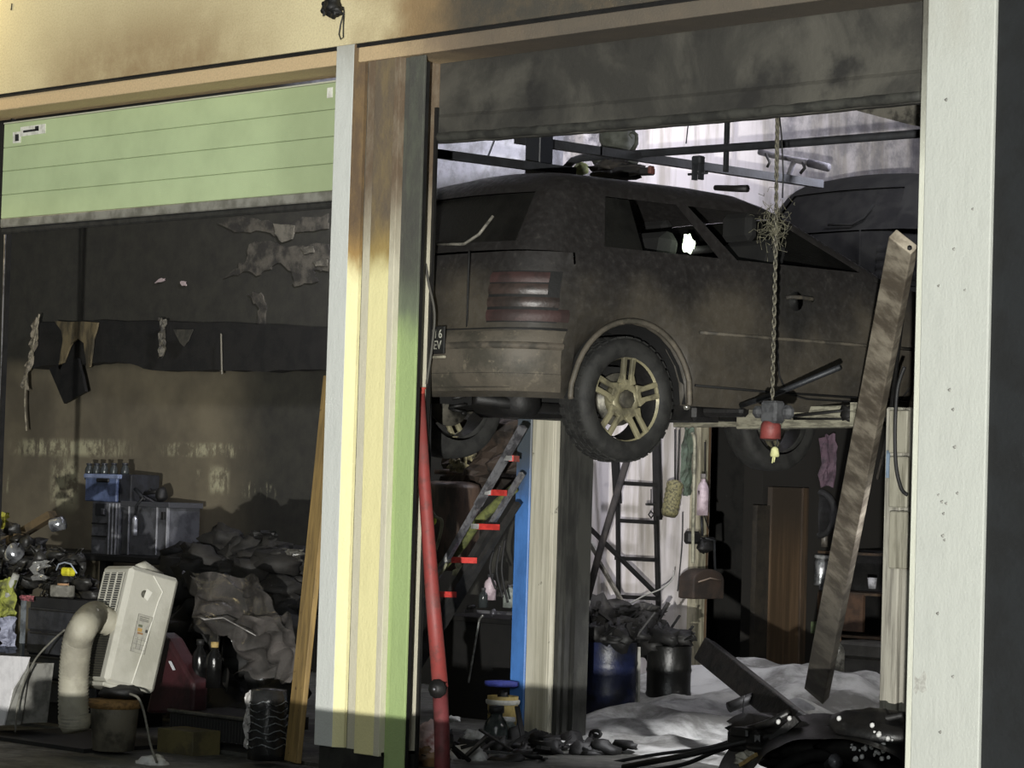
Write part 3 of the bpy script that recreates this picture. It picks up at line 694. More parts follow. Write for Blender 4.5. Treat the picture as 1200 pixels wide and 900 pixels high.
# ---- lift post: blue flange, pale worn face, dark channel
lp = thing('lift_post', 'two-colour lift post with a blue flange and worn pale face under the car', 'lift', at(625, 868, Y=2.42))
Z9 = 4.25; YP = 2.40
xa, xb, xc, xd = (at(q, 800, Y=YP).x for q in (597, 614, 616.5, 645)); xe = at(672, 800, Y=YP+.1).x
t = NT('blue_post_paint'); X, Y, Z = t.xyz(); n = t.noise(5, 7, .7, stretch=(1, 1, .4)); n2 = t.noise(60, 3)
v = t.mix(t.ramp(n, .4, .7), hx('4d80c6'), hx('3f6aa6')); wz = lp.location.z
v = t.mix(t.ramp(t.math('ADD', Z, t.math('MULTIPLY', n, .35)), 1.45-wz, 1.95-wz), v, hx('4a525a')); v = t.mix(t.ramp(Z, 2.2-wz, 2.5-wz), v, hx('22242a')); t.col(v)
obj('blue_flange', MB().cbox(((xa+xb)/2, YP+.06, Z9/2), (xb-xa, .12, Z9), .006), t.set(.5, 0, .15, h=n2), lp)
t = NT('worn_pale_post'); n = t.noise(6, 8, .7, stretch=(3, 1, .12)); n2 = t.noise(9, 6, .6); v = t.mix(t.ramp(n, .35, .65), hx('ccc8b6'), hx('a29e8c')); v = t.mix(t.ramp(n2, .66, .72), v, hx('4c483f')); t.col(v)
obj('pale_face', MB().cbox(((xc+xd)/2-.012, YP+.04, 1.45), (xd-xc-.024, .10, 2.9), .004).cbox((xd-.010, YP+.045, 1.45), (.020, .12, 2.9), .003), t.set(.75, 0, .3, h=n), lp)
obj('dark_channel', MB().b2((xd+.002, YP+.02, 0), (xd+.04, YP+.22, 2.9)).b2((xd+.06, YP+.05, 0), (xe-.05, YP+.22, 2.9)).b2((xe-.03, YP+.10, 0), (xe, YP+.22, 2.9)), mat('channel_steel', '3c3c38', '262624', 7, stretch=(3, 1, .3)), lp)
obj('base_plate', MB().cbox(((xa+xe)/2, YP+.1, .012), (.75, .5, .025), .004), BLACK, lp)
# ---- lift arms under the car
ar = thing('lift_outrigger', 'pale dirty steel lift arm reaching in from the right under the car', 'lift', A(900, 492, 2.6))
PALEW = mat('pale_dirty_steel', '9b9886', '6c695c', 9, stretch=(1, 1, 5), rough=.7)
obj('outer_arm', MB().bar(A(1008, 488, 2.45), A(872, 491, 2.62), .12, .12), PALEW, ar, bevel=.006)
obj('inner_arm', MB().bar(A(880, 493, 2.66), A(793, 494, 2.78), .055, .07), PALEW, ar, bevel=.004)
obj('end_plate', MB().bar(A(1006, 486, 2.42), A(1010, 486, 2.42), .15, .13), PALEW, ar)
obj('arm_slot', MB().tube([A(1000, 480, 2.36), A(935, 487, 2.40), A(925, 489, 2.42)], .008, 6).tube([A(1000, 491, 2.36), A(930, 491, 2.42)], .006, 6).blob(A(993, 484, 2.37), (.05, .02, .045), 4, .5), BLACK, ar)
pd = thing('lift_pad', 'black greasy lift pad and lever under the car sill', 'lift', A(830, 480, 2.0))
obj('pad', MB().cbox(A(812, 484, 1.95), (.16, .16, .09), .02).cbox(A(850, 482, 1.95), (.26, .1, .06), .02, Matrix.Rotation(.2, 3, 'Z')).lathe([(.05, 0), (.05, .06), (.03, .08)], A(808, 476, 1.9), 12), BLACK, pd)
obj('lever', MB().tube([A(868, 475, 1.9), A(905, 463, 1.9), A(985, 430, 1.95)], .016, 6), STEELD, pd)
obj('bolt', MB().lathe([(.018, 0), (.018, .03), (.004, .035)], A(807, 477, 1.85), 10, (0, -1, 0)), mat('bright_bolt', 'c8c6bd', rough=.25, metal=.8), pd)
# ---- rails crossing above the car
RAIL = mat('rail_dark', '26282c', '1b1c1f', 9)
def rail(name, label, pts, w, cat='rail', group=None):
    f = MB()
    for a, b in zip(pts, pts[1:]): f.bar(a, b+(b-a).normalized()*w*.3, w, w)
    return tag(obj(name, f, RAIL), label, cat, group)
YR_ = 3.6
tag(obj('hall_rail', MB().tube([A(661, 206, YR_), A(664, 196, YR_), A(671, 188.5, YR_), A(682, 185, YR_), A(700, 183.5, YR_), A(900, 170, YR_), A(1085, 156, YR_)], .026, 8), RAIL), 'long dark pipe rail above the car, bent down at its left end', 'rail')
rail('door_rail', 'sloping black track from the lift post top back over the car', [at(606, 163, X=-1.15), at(700, 177, X=-1.15), at(960, 215.5, X=-1.15)], .055)
rail('door_rail', 'short sloping black track at the upper left above the car roof', [at(496, 178, X=-.75), at(670, 201, X=-.75)], .05)
rail('hanger_rod', 'thin dark vertical rod hanging through the long rail', [A(853, 120, 3.7), A(850.5, 200, 3.7)], .026, 'rod')
tag(obj('girder', MB().prism([A(985, 118, 4.2), A(1088, 122, 4.2), A(1086, 150, 4.2), A(1066, 146, 4.2), A(1005, 130, 4.2)], (0, 1, 0), .12), mat('girder_soot', '6b685f', '3a3833', 9)), 'soot-stained roof girder end in the upper right corner of the bay', 'beam')
rail('thin_rod', 'hair-thin black wire hanging in front of the bright wall', [A(809, 130, 3.9), A(806, 150, 3.9), A(804, 168, 3.9)], .006, 'wire')
rail('thin_rod', 'short black slanted rod in the grey gap at upper left', [A(579, 165, 3.9), A(570, 188, 3.9)], .01, 'rod')
MELT = mat('melted_grey', '4a4d46', '34362f', 8)
ml = thing('melted_lamp', 'grey melted lamp housing slumped over the long rail', 'lamp', A(724, 185, 3.75))
c = A(722, 190, 3.75)
obj('housing', MB().lathe([(.02, .26), (.08, .25), (.115, .21), (.12, .14), (.105, .11), (.13, .07), (.15, .02), (.14, -.02), (.02, -.03)], c, 18, jit=.22), MELT, ml)
obj('curl', MB().tube([A(740, 178, 3.7), A(746, 168, 3.7), A(746, 158, 3.7), A(741, 154, 3.7), A(738, 158, 3.7), A(741, 162, 3.7)], [.016, .014, .012, .012, .01, .006], 8), MELT, ml)
tag(obj('rag', MB().blob(A(715, 198, 3.5), (.14, .12, .05), 3, .6, 20, 12).blob(A(735, 200, 3.5), (.12, .1, .045), 5, .6).blob(A(725, 205, 3.4), (.2, .1, .04), 9, .5), SOOT), 'charred rags lying on the car roof beneath the melted lamp', 'rags')
tag(obj('cap', MB().blob(A(681, 198, 3.9), (.055, .05, .045), 2, .2), mat('olive_cap', '7c8450', '5d6140', 20)), 'small olive ball behind the bent pipe end', 'ball')
hd = thing('hammer', 'small dark hammer with a reddish end lying on the car roof', 'hammer', A(758, 203, 3.3))
obj('head', MB().cbox(A(758, 201, 3.3), (.10, .05, .05), .01, Matrix.Rotation(.3, 3, 'Z')), BLACK, hd); obj('handle', MB().tube([A(757, 201, 3.3), A(738, 204, 3.3)], .014, 8), BLACK, hd)
obj('red_end', MB().cbox(A(763, 199, 3.27), (.03, .045, .05), .008), mat('red_brown', '7a4840', '55332d', 12), hd)
cl = thing('rail_clamp', 'dark clamp with spread bolts sitting on the sloping track', 'clamp', A(818, 212, 3.5))
c = A(818, 198, 3.5); obj('jaw', MB().cbox(c+Vector((0, 0, .055)), (.075, .06, .055), .01).b2(c+Vector((-.035, -.02, -.07)), c+Vector((-.018, .02, .03))).b2(c+Vector((.018, -.02, -.07)), c+Vector((.035, .02, .03))), RAIL, cl)
obj('bolt', MB().tube([c+Vector((-.08, 0, -.03)), c+Vector((.08, 0, -.03))], .008, 6), RAIL, cl)
tag(obj('roof_pipe', MB().tube([A(838, 220, 2.6), A(860, 221, 2.6), A(876, 221, 2.6)], [.016, .02, .022], 8), BLACK), 'short black pipe end lying on the car roof', 'pipe')
# ---- handlebar of a hanging bicycle
hb = thing('bicycle_handlebar', 'grey handlebar of a bicycle hung under the roof, right of the chain', 'bicycle', A(925, 215, 5.2))
HBM = mat('handlebar_grey', '6d6b70', '4b4a4e', 12, rough=.5)
obj('bar', MB().tube([A(890, 178, 5.2), A(905, 182, 5.2), A(925, 186, 5.2), A(945, 190, 5.2), A(970, 196, 5.2)], [.022, .022, .018, .024, .026], 10), HBM, hb)
obj('grip', MB().tube([A(948, 191, 5.18), A(971, 196.5, 5.18)], .029, 10), mat('grip_dark', '46444a', '333236', 20), hb)
obj('stem', MB().tube([A(931, 188, 5.2), A(927, 198, 5.2), A(922, 212, 5.2)], [.02, .02, .016], 8), HBM, hb)
obj('brake_lever', MB().tube([A(941, 190, 5.15), A(943, 197, 5.15), A(938, 203, 5.15)], .012, 6).tube([A(897, 180, 5.15), A(902, 190, 5.15), A(899, 196, 5.15)], .01, 6), BLACK, hb)
# ---- chain with pendant control
ch = thing('chain_hoist', 'sooty hoist chain with a red-bottomed pendant and yellow plug in front of the car', 'hoist', A(905, 535, .9))
YC = .9; pts = [(911, 100), (911, 150), (910, 205), (909, 290), (907, 380), (905, 470)]
def P_on(pts, u):
    tt = u*(len(pts)-1); i = min(int(tt), len(pts)-2); k = tt-i; return (pts[i][0]+(pts[i+1][0]-pts[i][0])*k, pts[i][1]+(pts[i+1][1]-pts[i][1])*k)
CHM = mat('sooty_chain', '6f6b5b', '34322c', 60, rough=.6)
NL = 66
lk = bpy.data.meshes.new('link'); g = MB().tube([Vector((.007*cos(a), 0, .017*sin(a))) for a in [2*pi*k/8 for k in range(8)]], .0035, 5, closed=True)
for i in range(NL):
    p = P_on(pts, (i+.5)/NL); c = A(p[0], p[1], YC)
    if i == 0:
        o = obj('link', g, CHM, ch, local=True); me = o.data
    else:
        o = bpy.data.objects.new('link', me); COL.objects.link(o); o.parent = ch
    o.location = c-ch.location; o.rotation_euler = (0, 0, (i % 2)*pi/2+.4); o.scale = (1.2, 1.2, 1.3*(1+.2*rnd.random()))
obj('cord', MB().tube([A(912, 120, YC-.01), A(916, 160, YC-.01), A(918, 205, YC-.01), A(917, 232, YC-.01)], .004, 5), BLACK, ch)
f = MB()
for i in range(130):
    p = (905+rnd.gauss(0, 9), 264+rnd.gauss(0, 13)); q = [Vector((rnd.gauss(0, .02), rnd.gauss(0, .015), rnd.gauss(0, .025))) for _ in range(2)]
    c = A(p[0], p[1], YC+rnd.gauss(0, .02)); f.tube([c-q[0], c, c+q[1]], .0016, 3, cap=False)
o = obj('burnt_fluff', f, mat('fluff', '75725e', '4a483d', 30), ch, kind='stuff')
c = A(905.5, 483, YC)
obj('pendant_box', MB().cbox(c, (.10, .08, .11), .012).cbox(c+Vector((-.075, -.02, .0)), (.06, .06, .06), .02).cbox(c+Vector((.08, .02, 0)), (.06, .06, .07), .02), mat('pendant_grey', '4d4e50', '333436', 15), ch)
obj('red_base', MB().lathe([(.040, 0), (.050, -.02), (.052, -.085), (.048, -.088), (.046, -.03)], c+Vector((-.01, 0, -.045)), 16), mat('red_plastic', '7e3c38', '5c2c29', 12, rough=.55), ch)
obj('plug_wire', MB().tube([c+Vector((.035, 0, -.09)), c+Vector((.036, 0, -.14)), c+Vector((.03, 0, -.17))], .0035, 5), CB, ch)
obj('yellow_plug', MB().lathe([(.008, .03), (.018, .02), (.024, -.012), (.02, -.02)], c+Vector((.02, 0, -.20)), 10).tube([c+Vector((.012, 0, -.21)), c+Vector((.005, 0, -.25))], .004, 5).tube([c+Vector((.022, 0, -.21)), c+Vector((.017, 0, -.245))], .004, 5), mat('pale_yellow', 'd8d8a0', 'bcbc86', 20), ch)
# ---- scorched long beam leaning at the right pillar
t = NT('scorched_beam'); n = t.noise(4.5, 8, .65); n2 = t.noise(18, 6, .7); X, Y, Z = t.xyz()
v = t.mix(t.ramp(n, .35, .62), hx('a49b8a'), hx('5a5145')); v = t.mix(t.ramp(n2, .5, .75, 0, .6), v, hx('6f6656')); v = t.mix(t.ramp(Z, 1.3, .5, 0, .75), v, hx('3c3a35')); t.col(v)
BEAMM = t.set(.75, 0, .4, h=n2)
b0, b1 = A(957, 812, 5.0), A(1059, 283, .7)
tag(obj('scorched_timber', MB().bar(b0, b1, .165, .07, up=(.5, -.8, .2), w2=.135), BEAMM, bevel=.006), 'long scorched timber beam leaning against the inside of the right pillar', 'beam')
tag(obj('wire', MB().tube([A(1066, 290, .7), A(1062, 330, 1.0), A(1042, 500, 2.3), A(1029, 560, 2.8)], .012, 6), BLACK), 'black wire running down the edge of the scorched leaning beam', 'wire')
# ---- right wooden post with boards
wp = thing('wooden_post', 'pale weathered timber post standing behind the right pillar with small boards nailed on', 'post', A(1045, 880, 2.0))
WOOD = mat('weathered_wood', 'a5a296', '76736a', 7, stretch=(4, 4, .25), rough=.8)
x0, x1 = at(1030, 800, Y=2.0).x, at(1062, 800, Y=2.0).x
obj('post_timber', MB().cbox((x0+(x1-x0)*.3, 2.06, 1.0), ((x1-x0)*.6, .12, 2.0), .008).cbox((x0+(x1-x0)*.82, 2.08, 1.0), ((x1-x0)*.36, .12, 2.0), .006), WOOD, wp)
for i, (ya, yb_) in enumerate(((480, 532), (534, 596), (598, 668))):
    p, q = A(1044, ya, 1.96), A(1064, yb_, 1.96); obj('board', MB().cbox((p+q)/2, (abs(q.x-p.x), .03, abs(q.z-p.z)-.008), .006), mat('board_wood', '9c998a', '777466', 8, stretch=(4, 4, .3)), wp)
obj('blue_tape', MB().bar(A(1041, 528, 1.97), A(1040, 560, 1.97), .018, .01), mat('faded_blue', '7c8da0', '5d6b7a', 20), wp)
cable('dark cable hanging in a loop on the weathered post', [A(x, y, 1.9) for x, y in ((1060, 430), (1052, 455), (1049, 500), (1050, 545), (1056, 572), (1063, 580))], .010, CB)
tag(obj('canister', MB().lathe([(.005, .0), (.055, 0), (.06, .01), (.06, .12), (.055, .13), (.058, .14), (.058, .26), (.045, .30), (.012, .31), (.012, .34)], A(1029, 416, 3.3), 18), mat('foggy_glass', '8b887c', '55534b', 9, rough=.25)), 'cloudy glass canister half hidden behind the scorched leaning beam', 'canister')
tag(obj('tap_fitting', MB().tube([A(1000, 360, 3.3), A(1012, 361, 3.3), A(1022, 358, 3.3)], .008, 6).tube([A(1022, 358, 3.3), A(1026, 350, 3.3)], .008, 6), mat('fitting_bright', 'a8a69a', '5f5d55', 20, rough=.3, metal=.5)), 'small bright pipe fittings between the lift arm and the leaning beam', 'fitting')
# ---- red adjustable prop
rp_ = thing('steel_prop', 'red tubular steel prop leaning in the doorway beside the green jamb', 'prop', A(518, 880, .1))
t = NT('red_prop_paint'); n = t.noise(20, 6, .7); n2 = t.noise(3, 4); v = t.mix(t.ramp(n, .45, .7), hx('8f3d39'), hx('6f3c38')); v = t.mix(t.ramp(n2, .45, .7, 0, .5), v, hx('75524e')); t.col(v); REDP = t.set(.55, 0, .2, h=n)
obj('tube', MB().tube([A(493, 462, .22), A(497, 560, .20), A(507, 700, .17), A(516, 806, .15)], [.022, .032, .038, .041], 18), REDP, rp_)
obj('lower_tube', MB().tube([A(515.5, 800, .15), A(518, 860, .12), Vector((A(519, 900, .08).x, .08, .0))], .040, 18), mat('red_dull', '75383a', '5c2d2c', 12, rough=.6), rp_)
obj('top_cap', MB().lathe([(.022, 0), (.022, .03), (.028, .035), (.028, .04)], A(493, 463, .22), 12), mat('red_bright', 'c4584a', 'a8463c', 20), rp_)
c = A(514, 807, .12); obj('collar_bolt', MB().lathe([(.048, 0), (.05, .02), (.03, .03), (.028, .04), (.01, .042)], c, 10, (.3, -.95, 0)), BLACK, rp_); obj('bolt_tip', MB().blob(c+Vector((.02, -.05, 0)), .009, 1, 0), ALU, rp_)
# ---- aluminium ladder with red rungs
ld = thing('step_ladder', 'folding aluminium ladder with red rungs leaning left of the blue post', 'ladder', A(540, 800, 2.0))
obj('rail', MB().bar(A(613, 500, 1.95), A(560, 592, 1.95), .05, .03).bar(A(560, 592, 1.95), A(484, 724, 1.95), .034, .03), mat('ladder_aluminium', '86868a', '4f4e52', 14, rough=.45, metal=.4), ld)
obj('rail', MB().bar(A(612, 555, 2.2), A(560, 640, 2.2), .03, .03), mat('ladder_aluminium', '86868a'), ld)
obj('rear_frame', MB().bar(A(607, 590, 2.15), A(556, 668, 2.15), .035, .03).bar(A(583, 615, 2.17), A(478, 790, 2.17), .13, .04), mat('ladder_dark', '2e2d2c', '1f1f1e', 9), ld)
RR = mat('rung_red', 'd8433c', 'b8342f', 20, rough=.5)
for (a, b, y) in ((599, 606, 537), (574, 592, 577), (560, 584, 617), (528, 558, 656), (506, 534, 696)):
    r_ = obj('rung', MB().bar(A(a, y, 1.97), A(b, y+.8, 2.12), .028, .035), RR, ld)
    obj('end_cap', MB().bar(A(a-7, y-.4, 1.93), A(a, y, 1.97), .024, .03), mat('cap_white', 'aaaaa8', '7d7d7b', 20), r_)
# ---- behind the ladder: barrel, rags, hoses, bench
dr = thing('jerrican', 'brown soot-streaked plastic drum behind the ladder', 'drum', A(528, 690, 3.3))
BRD = mat('brown_drum', '5c4b3f', '3c332c', 7, stretch=(2, 2, .4), rough=.45)
obj('drum_body', MB().lathe([(.02, .0), (.19, 0), (.20, .03), (.20, .55), (.19, .58), (.12, .60)], A(526, 668, 3.3), 24), BRD, dr)
obj('drum_cap', MB().lathe([(.10, 0), (.10, .03), (.02, .035)], A(526, 556, 3.3), 14), BRD, dr)
tag(obj('plastic_lump', MB().blob(A(535, 545, 3.2), (.06, .05, .045), 4, .9).blob(A(545, 527, 3.2), (.035, .03, .07), 7, .9).blob(A(552, 534, 3.2), (.03, .03, .03), 8, .9), mat('yellowish_plastic', '8c8464', '4a4536', 25)), 'yellowish melted plastic lump on the brown drum', 'plastic')
tag(obj('tarpaulin', MB().crumple(A(568, 533, 3.6), XA, (.3, .1, .95), .75, .5, .12, 3, 16, 12), mat('brown_tarp', '40352d', '241f1b', 6)), 'dark brown scorched tarpaulin under the rear of the car', 'tarpaulin')
cable('olive green padded hose slung through the ladder', [A(x, y, 2.3) for x, y in ((603, 572), (585, 588), (560, 612), (540, 640), (515, 668), (500, 690))], .030, mat('olive_hose', '6f7542', '4c5030', 15), 'hose', 'hose', n=10)
cable('yellow strap hanging left of the red prop', [A(x, y, 1.4) for x, y in ((505, 668), (494, 700), (488, 735), (485, 780), (487, 830))], .015, mat('yellow_strap', '8f8c3a', '4f4d2a', 15), 'strap', 'strap')
cable('thin pale hose curling behind the red prop', [A(x, y, 1.9) for x, y in ((500, 590), (510, 605), (518, 612), (512, 640), (500, 668), (512, 676), (524, 660))], .010, mat('pale_hose', '8a8a72', '5f5f50', 15), 'hose', 'hose')
tag(obj('tennis_ball', MB().blob(A(505, 610, 1.9), .035, 1, .08), mat('lime', 'c8d040', '9aa030', 20)), 'bright lime ball right of the red prop', 'ball')
tag(obj('valve', MB().lathe([(.018, .10), (.022, .06), (.012, .04), (.035, .03), (.04, 0), (.01, -.01)], A(537, 674, 2.3), 12), mat('valve_white', 'b8b79c', '8a8970', 15)), 'small pale valve hanging under the fourth red rung', 'valve')
wb = thing('workbench', 'black workbench with clutter behind the ladder', 'workbench', A(560, 830, 3.3))
p, q = A(505, 722, 3.1), A(604, 722, 3.1)
obj('worktop', MB().cbox(((p.x+q.x)/2, 3.35, p.z), (q.x-p.x, .55, .035), .006), BLACK, wb)
obj('cabinet', MB().b2((p.x+.03, 3.12, 0), (q.x-.02, 3.6, p.z-.02)), mat('cabinet_black', '131211', '0c0c0c', 6), wb)
def small_bottle(name, label, cat, c, r, h_, material, cap, group=None, neck=.4):
    t_ = thing(name, label, cat, c, 0, group)
    obj('bottle_body', MB().lathe([(r*.3, 0), (r, 0), (r, h_*.62), (r*.85, h_*.72), (r*neck, h_*.82), (r*neck, h_*.9)], c, 14), material, t_)
    obj('cap', MB().lathe([(r*neck*1.2, h_*.88), (r*neck*1.2, h_), (r*.1, h_)], c, 12), cap, t_); return t_
PINK = mat('pink_white_plastic', 'cdbcc4', 'a08f97', 12, rough=.4); DG = mat('dark_grey_plastic', '4a4a4c', '333335', 12, rough=.4)
small_bottle('spray_bottle', 'small pink and white spray bottle on the black workbench', 'bottle', A(574, 703, 3.2), .04, .17, PINK, DG)
small_bottle('spray_bottle', 'dark glass bottle left of the pink spray bottle', 'bottle', A(566, 712, 3.15), .032, .13, mat('smoky_glass', '35393a', rough=.15), DG)
small_bottle('spray_bottle', 'short clear bottle close to the blue post on the workbench', 'bottle', A(597, 712, 3.2), .045, .15, mat('clear_plastic', '9aa09a', '6d726d', 15, rough=.25), DG)
tag(obj('tool_tray', MB().bar(A(545, 716, 3.1), A(604, 719, 3.1), .02, .02).tube([A(548, 712, 3.1), A(556, 711, 3.1)], .014, 6).blob(A(578, 718, 3.05), .022, 3, .3), ALU), 'narrow metal tool tray edge on the front of the workbench', 'tray')
cable('chrome curved handle hanging down from the workbench', [A(x, y, 3.0) for x, y in ((566, 721), (562, 726), (560, 735), (556, 760), (549, 800))], .008, mat('chrome', 'b8bab6', '7c7d7a', 20, rough=.25, metal=.6), 'handle', 'lever')
# hanging cords behind the ladder
for i, (x, y0_, y1_) in enumerate(((586, 640, 700), (578, 645, 690), (592, 632, 706))):
    cable(('black cord in the middle of the three by the blue post', 'short black cord left of the other two cords', 'thin black cord hanging closest to the blue post')[i], [A(x, y0_, 2.9), A(x-4, (y0_+y1_)/2, 2.9), A(x+3, y1_, 2.9)], .008, CB, group=None)
# ---- floor clutter by the doorway
bag = thing('rubbish_bag', 'crumpled white, red and orange plastic bag at the foot of the green jamb', 'bag', A(494, 893, .7))
obj('white_part', MB().blob(A(497, 868, .75), (.10, .09, .08), 3, .7, 20, 14), mat('bag_white', 'd0b8b8', '8f5850', 9, rough=.5), bag)
obj('orange_part', MB().blob(A(497, 886, .75), (.12, .1, .07), 8, .6, 20, 14), mat('bag_orange', '8a6a48', '5e4a36', 9, rough=.5), bag)
bk = thing('paint_bucket', 'small cream bucket with dark lettering at the foot of the blue post', 'bucket', A(588, 862, 2.2))
c = A(588, 862, 2.25)
obj('bucket_body', MB().lathe([(.02, 0), (.085, 0), (.095, .24)], c, 24, cap=False).lathe([(.09, .0), (.01, .0)], c, 24, cap=False), mat('cream_bucket', 'c8b272', 'a8945c', 10, rough=.5), bk)
obj('rim', MB().lathe([(.099, .19), (.104, .2), (.104, .215), (.09, .22), (.01, .2)], c, 24, cap=False), mat('bucket_white', 'd2d0c6', 'a5a39a', 10), bk)
text('lettering', 'BRAND', .04, BLACK, frame(c+Vector((-.02, -.0985, .14)), Vector((1, -.25, 0)), ZA), bk)
tag(obj('plastic_disc', MB().lathe([(.01, 0), (.10, 0), (.105, .01), (.105, .03), (.01, .035)], A(588, 804, 2.3), 20), mat('blue_plastic', '3e48a0', '2d3578', 12)), 'flat blue plastic lid left of the blue post', 'lid')
tag(obj('lid_stand', MB().blob(A(589, 818, 2.3), (.035, .03, .05), 3, .5).cbox(A(588, 826, 2.3), (.12, .12, .05), .02), BLACK), 'charred lump holding up the blue lid', 'debris')
small_bottle('glass_bottle', 'large dark glass bottle standing on the floor left of the blue post', 'bottle', A(580, 895, 1.9), .075, .34, mat('green_black_glass', '333a38', '1f2423', 8, rough=.12), BLACK, neck=.5)
small_bottle('glass_bottle', 'squat grey-green jug behind the large dark floor bottle', 'bottle', A(592, 880, 2.1), .08, .20, mat('grey_green_plastic', '66706c', '434a48', 9, rough=.4), FOAM, neck=.6)
rr = random.Random(11)
f = MB()
for i in range(34):
    X0 = rr.uniform(-.6, .05); Y0 = rr.uniform(.75, 2.3)
    f.blob((X0, Y0, rr.uniform(.0, .05)), (rr.uniform(.03, .12), rr.uniform(.03, .12), rr.uniform(.015, .07)), i, .8, 8, 6)
for i in range(22):
    c = Vector((rr.uniform(-.6, .25), rr.uniform(.75, 2.3), rr.uniform(.02, .10))); d = Vector((rr.uniform(-1, 1), rr.uniform(-1, 1), rr.uniform(-.2, .4))).normalized()*rr.uniform(.08, .25)
    f.bar(c, c+d, rr.uniform(.01, .03), rr.uniform(.005, .02))
tag(obj('floor_debris', f, BLACK), 'black burnt debris strewn over the floor around the red prop', 'debris', kind='stuff')
for i, (x, y, Y, r, lb) in enumerate(((505, 893, .8, .07, 'left of the red prop foot'), (545, 893, 1.2, .09, 'right of the red prop foot'), (557, 862, 1.8, .06, 'beside the dark floor bottle'), (531, 843, 2.0, .035, 'behind the red prop'), (660, 880, 2.1, .05, 'in front of the dark lift channel'), (637, 888, 1.9, .06, 'in front of the pale lift post face'))):
    c = A(x, y, Y); c.z = max(c.z, .02); tag(obj('foam_clump', MB().blob(c, (r*1.3, r, r*.6), i+2, .5, 14, 10), FOAM), 'small white foam clump '+lb, 'foam', 'foam clumps in the right bay doorway')
# ---- threshold rail on the floor
tag(obj('floor_hose', MB().tube([A(500, 899, .9), A(560, 893, 1.3), A(620, 882, 1.9), A(668, 872, 2.3)], .018, 8), BLACK), 'flat black hose lying across the right bay threshold', 'hose')
# ---- foam blanket on the hall floor
def foam_h(x, y):
    q = Vector((x*1.1, y*1.1, 3.3)); h_ = .10+.16*noise.noise(q)+.08*noise.noise(q*2.7)+.03*noise.noise(q*6)
    edge = min(1, max(0, (x+3.3)*2), max(0, (1.55-x)*1.4), max(0, (y-2.1-max(0, -.5-x)*.9)*1.3), max(0, (8.6-y)*1.2))
    h_ += .22*math.exp(-((x+1.9)**2+(y-6.0)**2)/.6)
    return h_*edge-.03
f = MB().grid(lambda u, v: Vector((-3.35+u*5.0, 1.7+v*7.0, foam_h(-3.35+u*5.0, 1.7+v*7.0))), 90, 120)
t = NT('floor_foam'); n = t.noise(1.8, 7, .65); n2 = t.noise(30, 4, .6); t.col(t.mix(t.ramp(n, .38, .62), hx('c9c9c6'), hx('6f6e6a'))); 
tag(obj('foam_blanket', f, t.set(.85, 0, .4, h=n2), origin='zero'), 'grey-white blanket of extinguishing foam covering the hall floor', 'foam', kind='stuff')
# ---- drums
def drum(label, px0, px1, ytop, ybot, Y, m1, ribs):
    c = at((px0+px1)/2, ybot, Y=Y); c.z = .0; a, b = at(px0, (ytop+ybot)/2, Y=Y), at(px1, (ytop+ybot)/2, Y=Y)
    r = (b-a).dot(RT)/2; top = at((px0+px1)/2, ytop, Y=Y-.05).z
    t_ = thing('oil_drum', label, 'drum', c); prof = [(r*.9, 0), (r, .01)]
    for k in ribs: prof += [(r, top*k-.02), (r*1.035, top*k), (r, top*k+.02)]
    prof += [(r, top-.01), (r*1.02, top)]
    obj('shell', MB().lathe(prof, c, 32, cap=False), m1, t_); obj('lid', MB().lathe([(r*1.02, top), (r*.98, top+.004), (r*.96, top-.02), (.01, top-.02)], c, 32, cap=False), BLACK, t_)
    return t_, c, r, top
d1 = drum('dark blue drum standing in foam behind the lift post', 676, 745, 752, 842, 3.83, mat('navy_drum', '1c2342', '10131f', 5, rough=.4), (.35, .7))
d2 = drum('black drum standing in foam right of the blue drum', 755, 810, 757, 836, 4.5, mat('black_drum', '171716', '0f0f0e', 5, rough=.35), (.33, .66))
for i, (dd, lb) in enumerate(((d1, 'blue'), (d2, 'black'))):
    f = MB(); tt, c, r, top = dd
    for k in range(16): f.blob(c+Vector((rr.uniform(-r, r), rr.uniform(-r, r), top+rr.uniform(0, .07))), (rr.uniform(.04, .12), rr.uniform(.04, .1), rr.uniform(.02, .07)), k+i*20, .9, 8, 6)
    for k in range(10):
        a = c+Vector((rr.uniform(-r, r), rr.uniform(-r, r), top+.03)); f.bar(a, a+Vector((rr.uniform(-.25, .25), rr.uniform(-.15, .15), rr.uniform(0, .18))), .02, .01)
    tag(obj('burnt_scrap', f, BLACK), 'heap of burnt scrap on top of the %s drum' % lb, 'debris', kind='stuff')
tag(obj('pale_strip', MB().bar(A(748, 758, 4.2), A(747, 838, 4.2), .025, .02), mat('strip_pale', 'aeada6', '605f5a', 8, stretch=(1, 1, .5))), 'narrow pale strip standing between the two drums', 'strip')
# debris heap behind drums at the wall foot
f = MB()
for k in range(40):
    x = rr.uniform(682, 772); yy_ = rr.uniform(712, 760)+abs(x-735)*-.0
    c = at(x, yy_, X=-2.9); f.blob(c, (rr.uniform(.06, .16), rr.uniform(.06, .16), rr.uniform(.04, .12)), k, .9, 8, 6)
for k in range(14):
    c = at(rr.uniform(690, 770), rr.uniform(715, 745), X=-2.8); d = Vector((0, rr.uniform(-.3, .3), rr.uniform(-.1, .2))); f.bar(c, c+d, .03, .02)
tag(obj('rubble_heap', f, mat('rubble_dark', '3a3834', '201f1d', 6)), 'dark rubble heap between the drums and the ladder at the whitewashed wall', 'debris', kind='stuff')
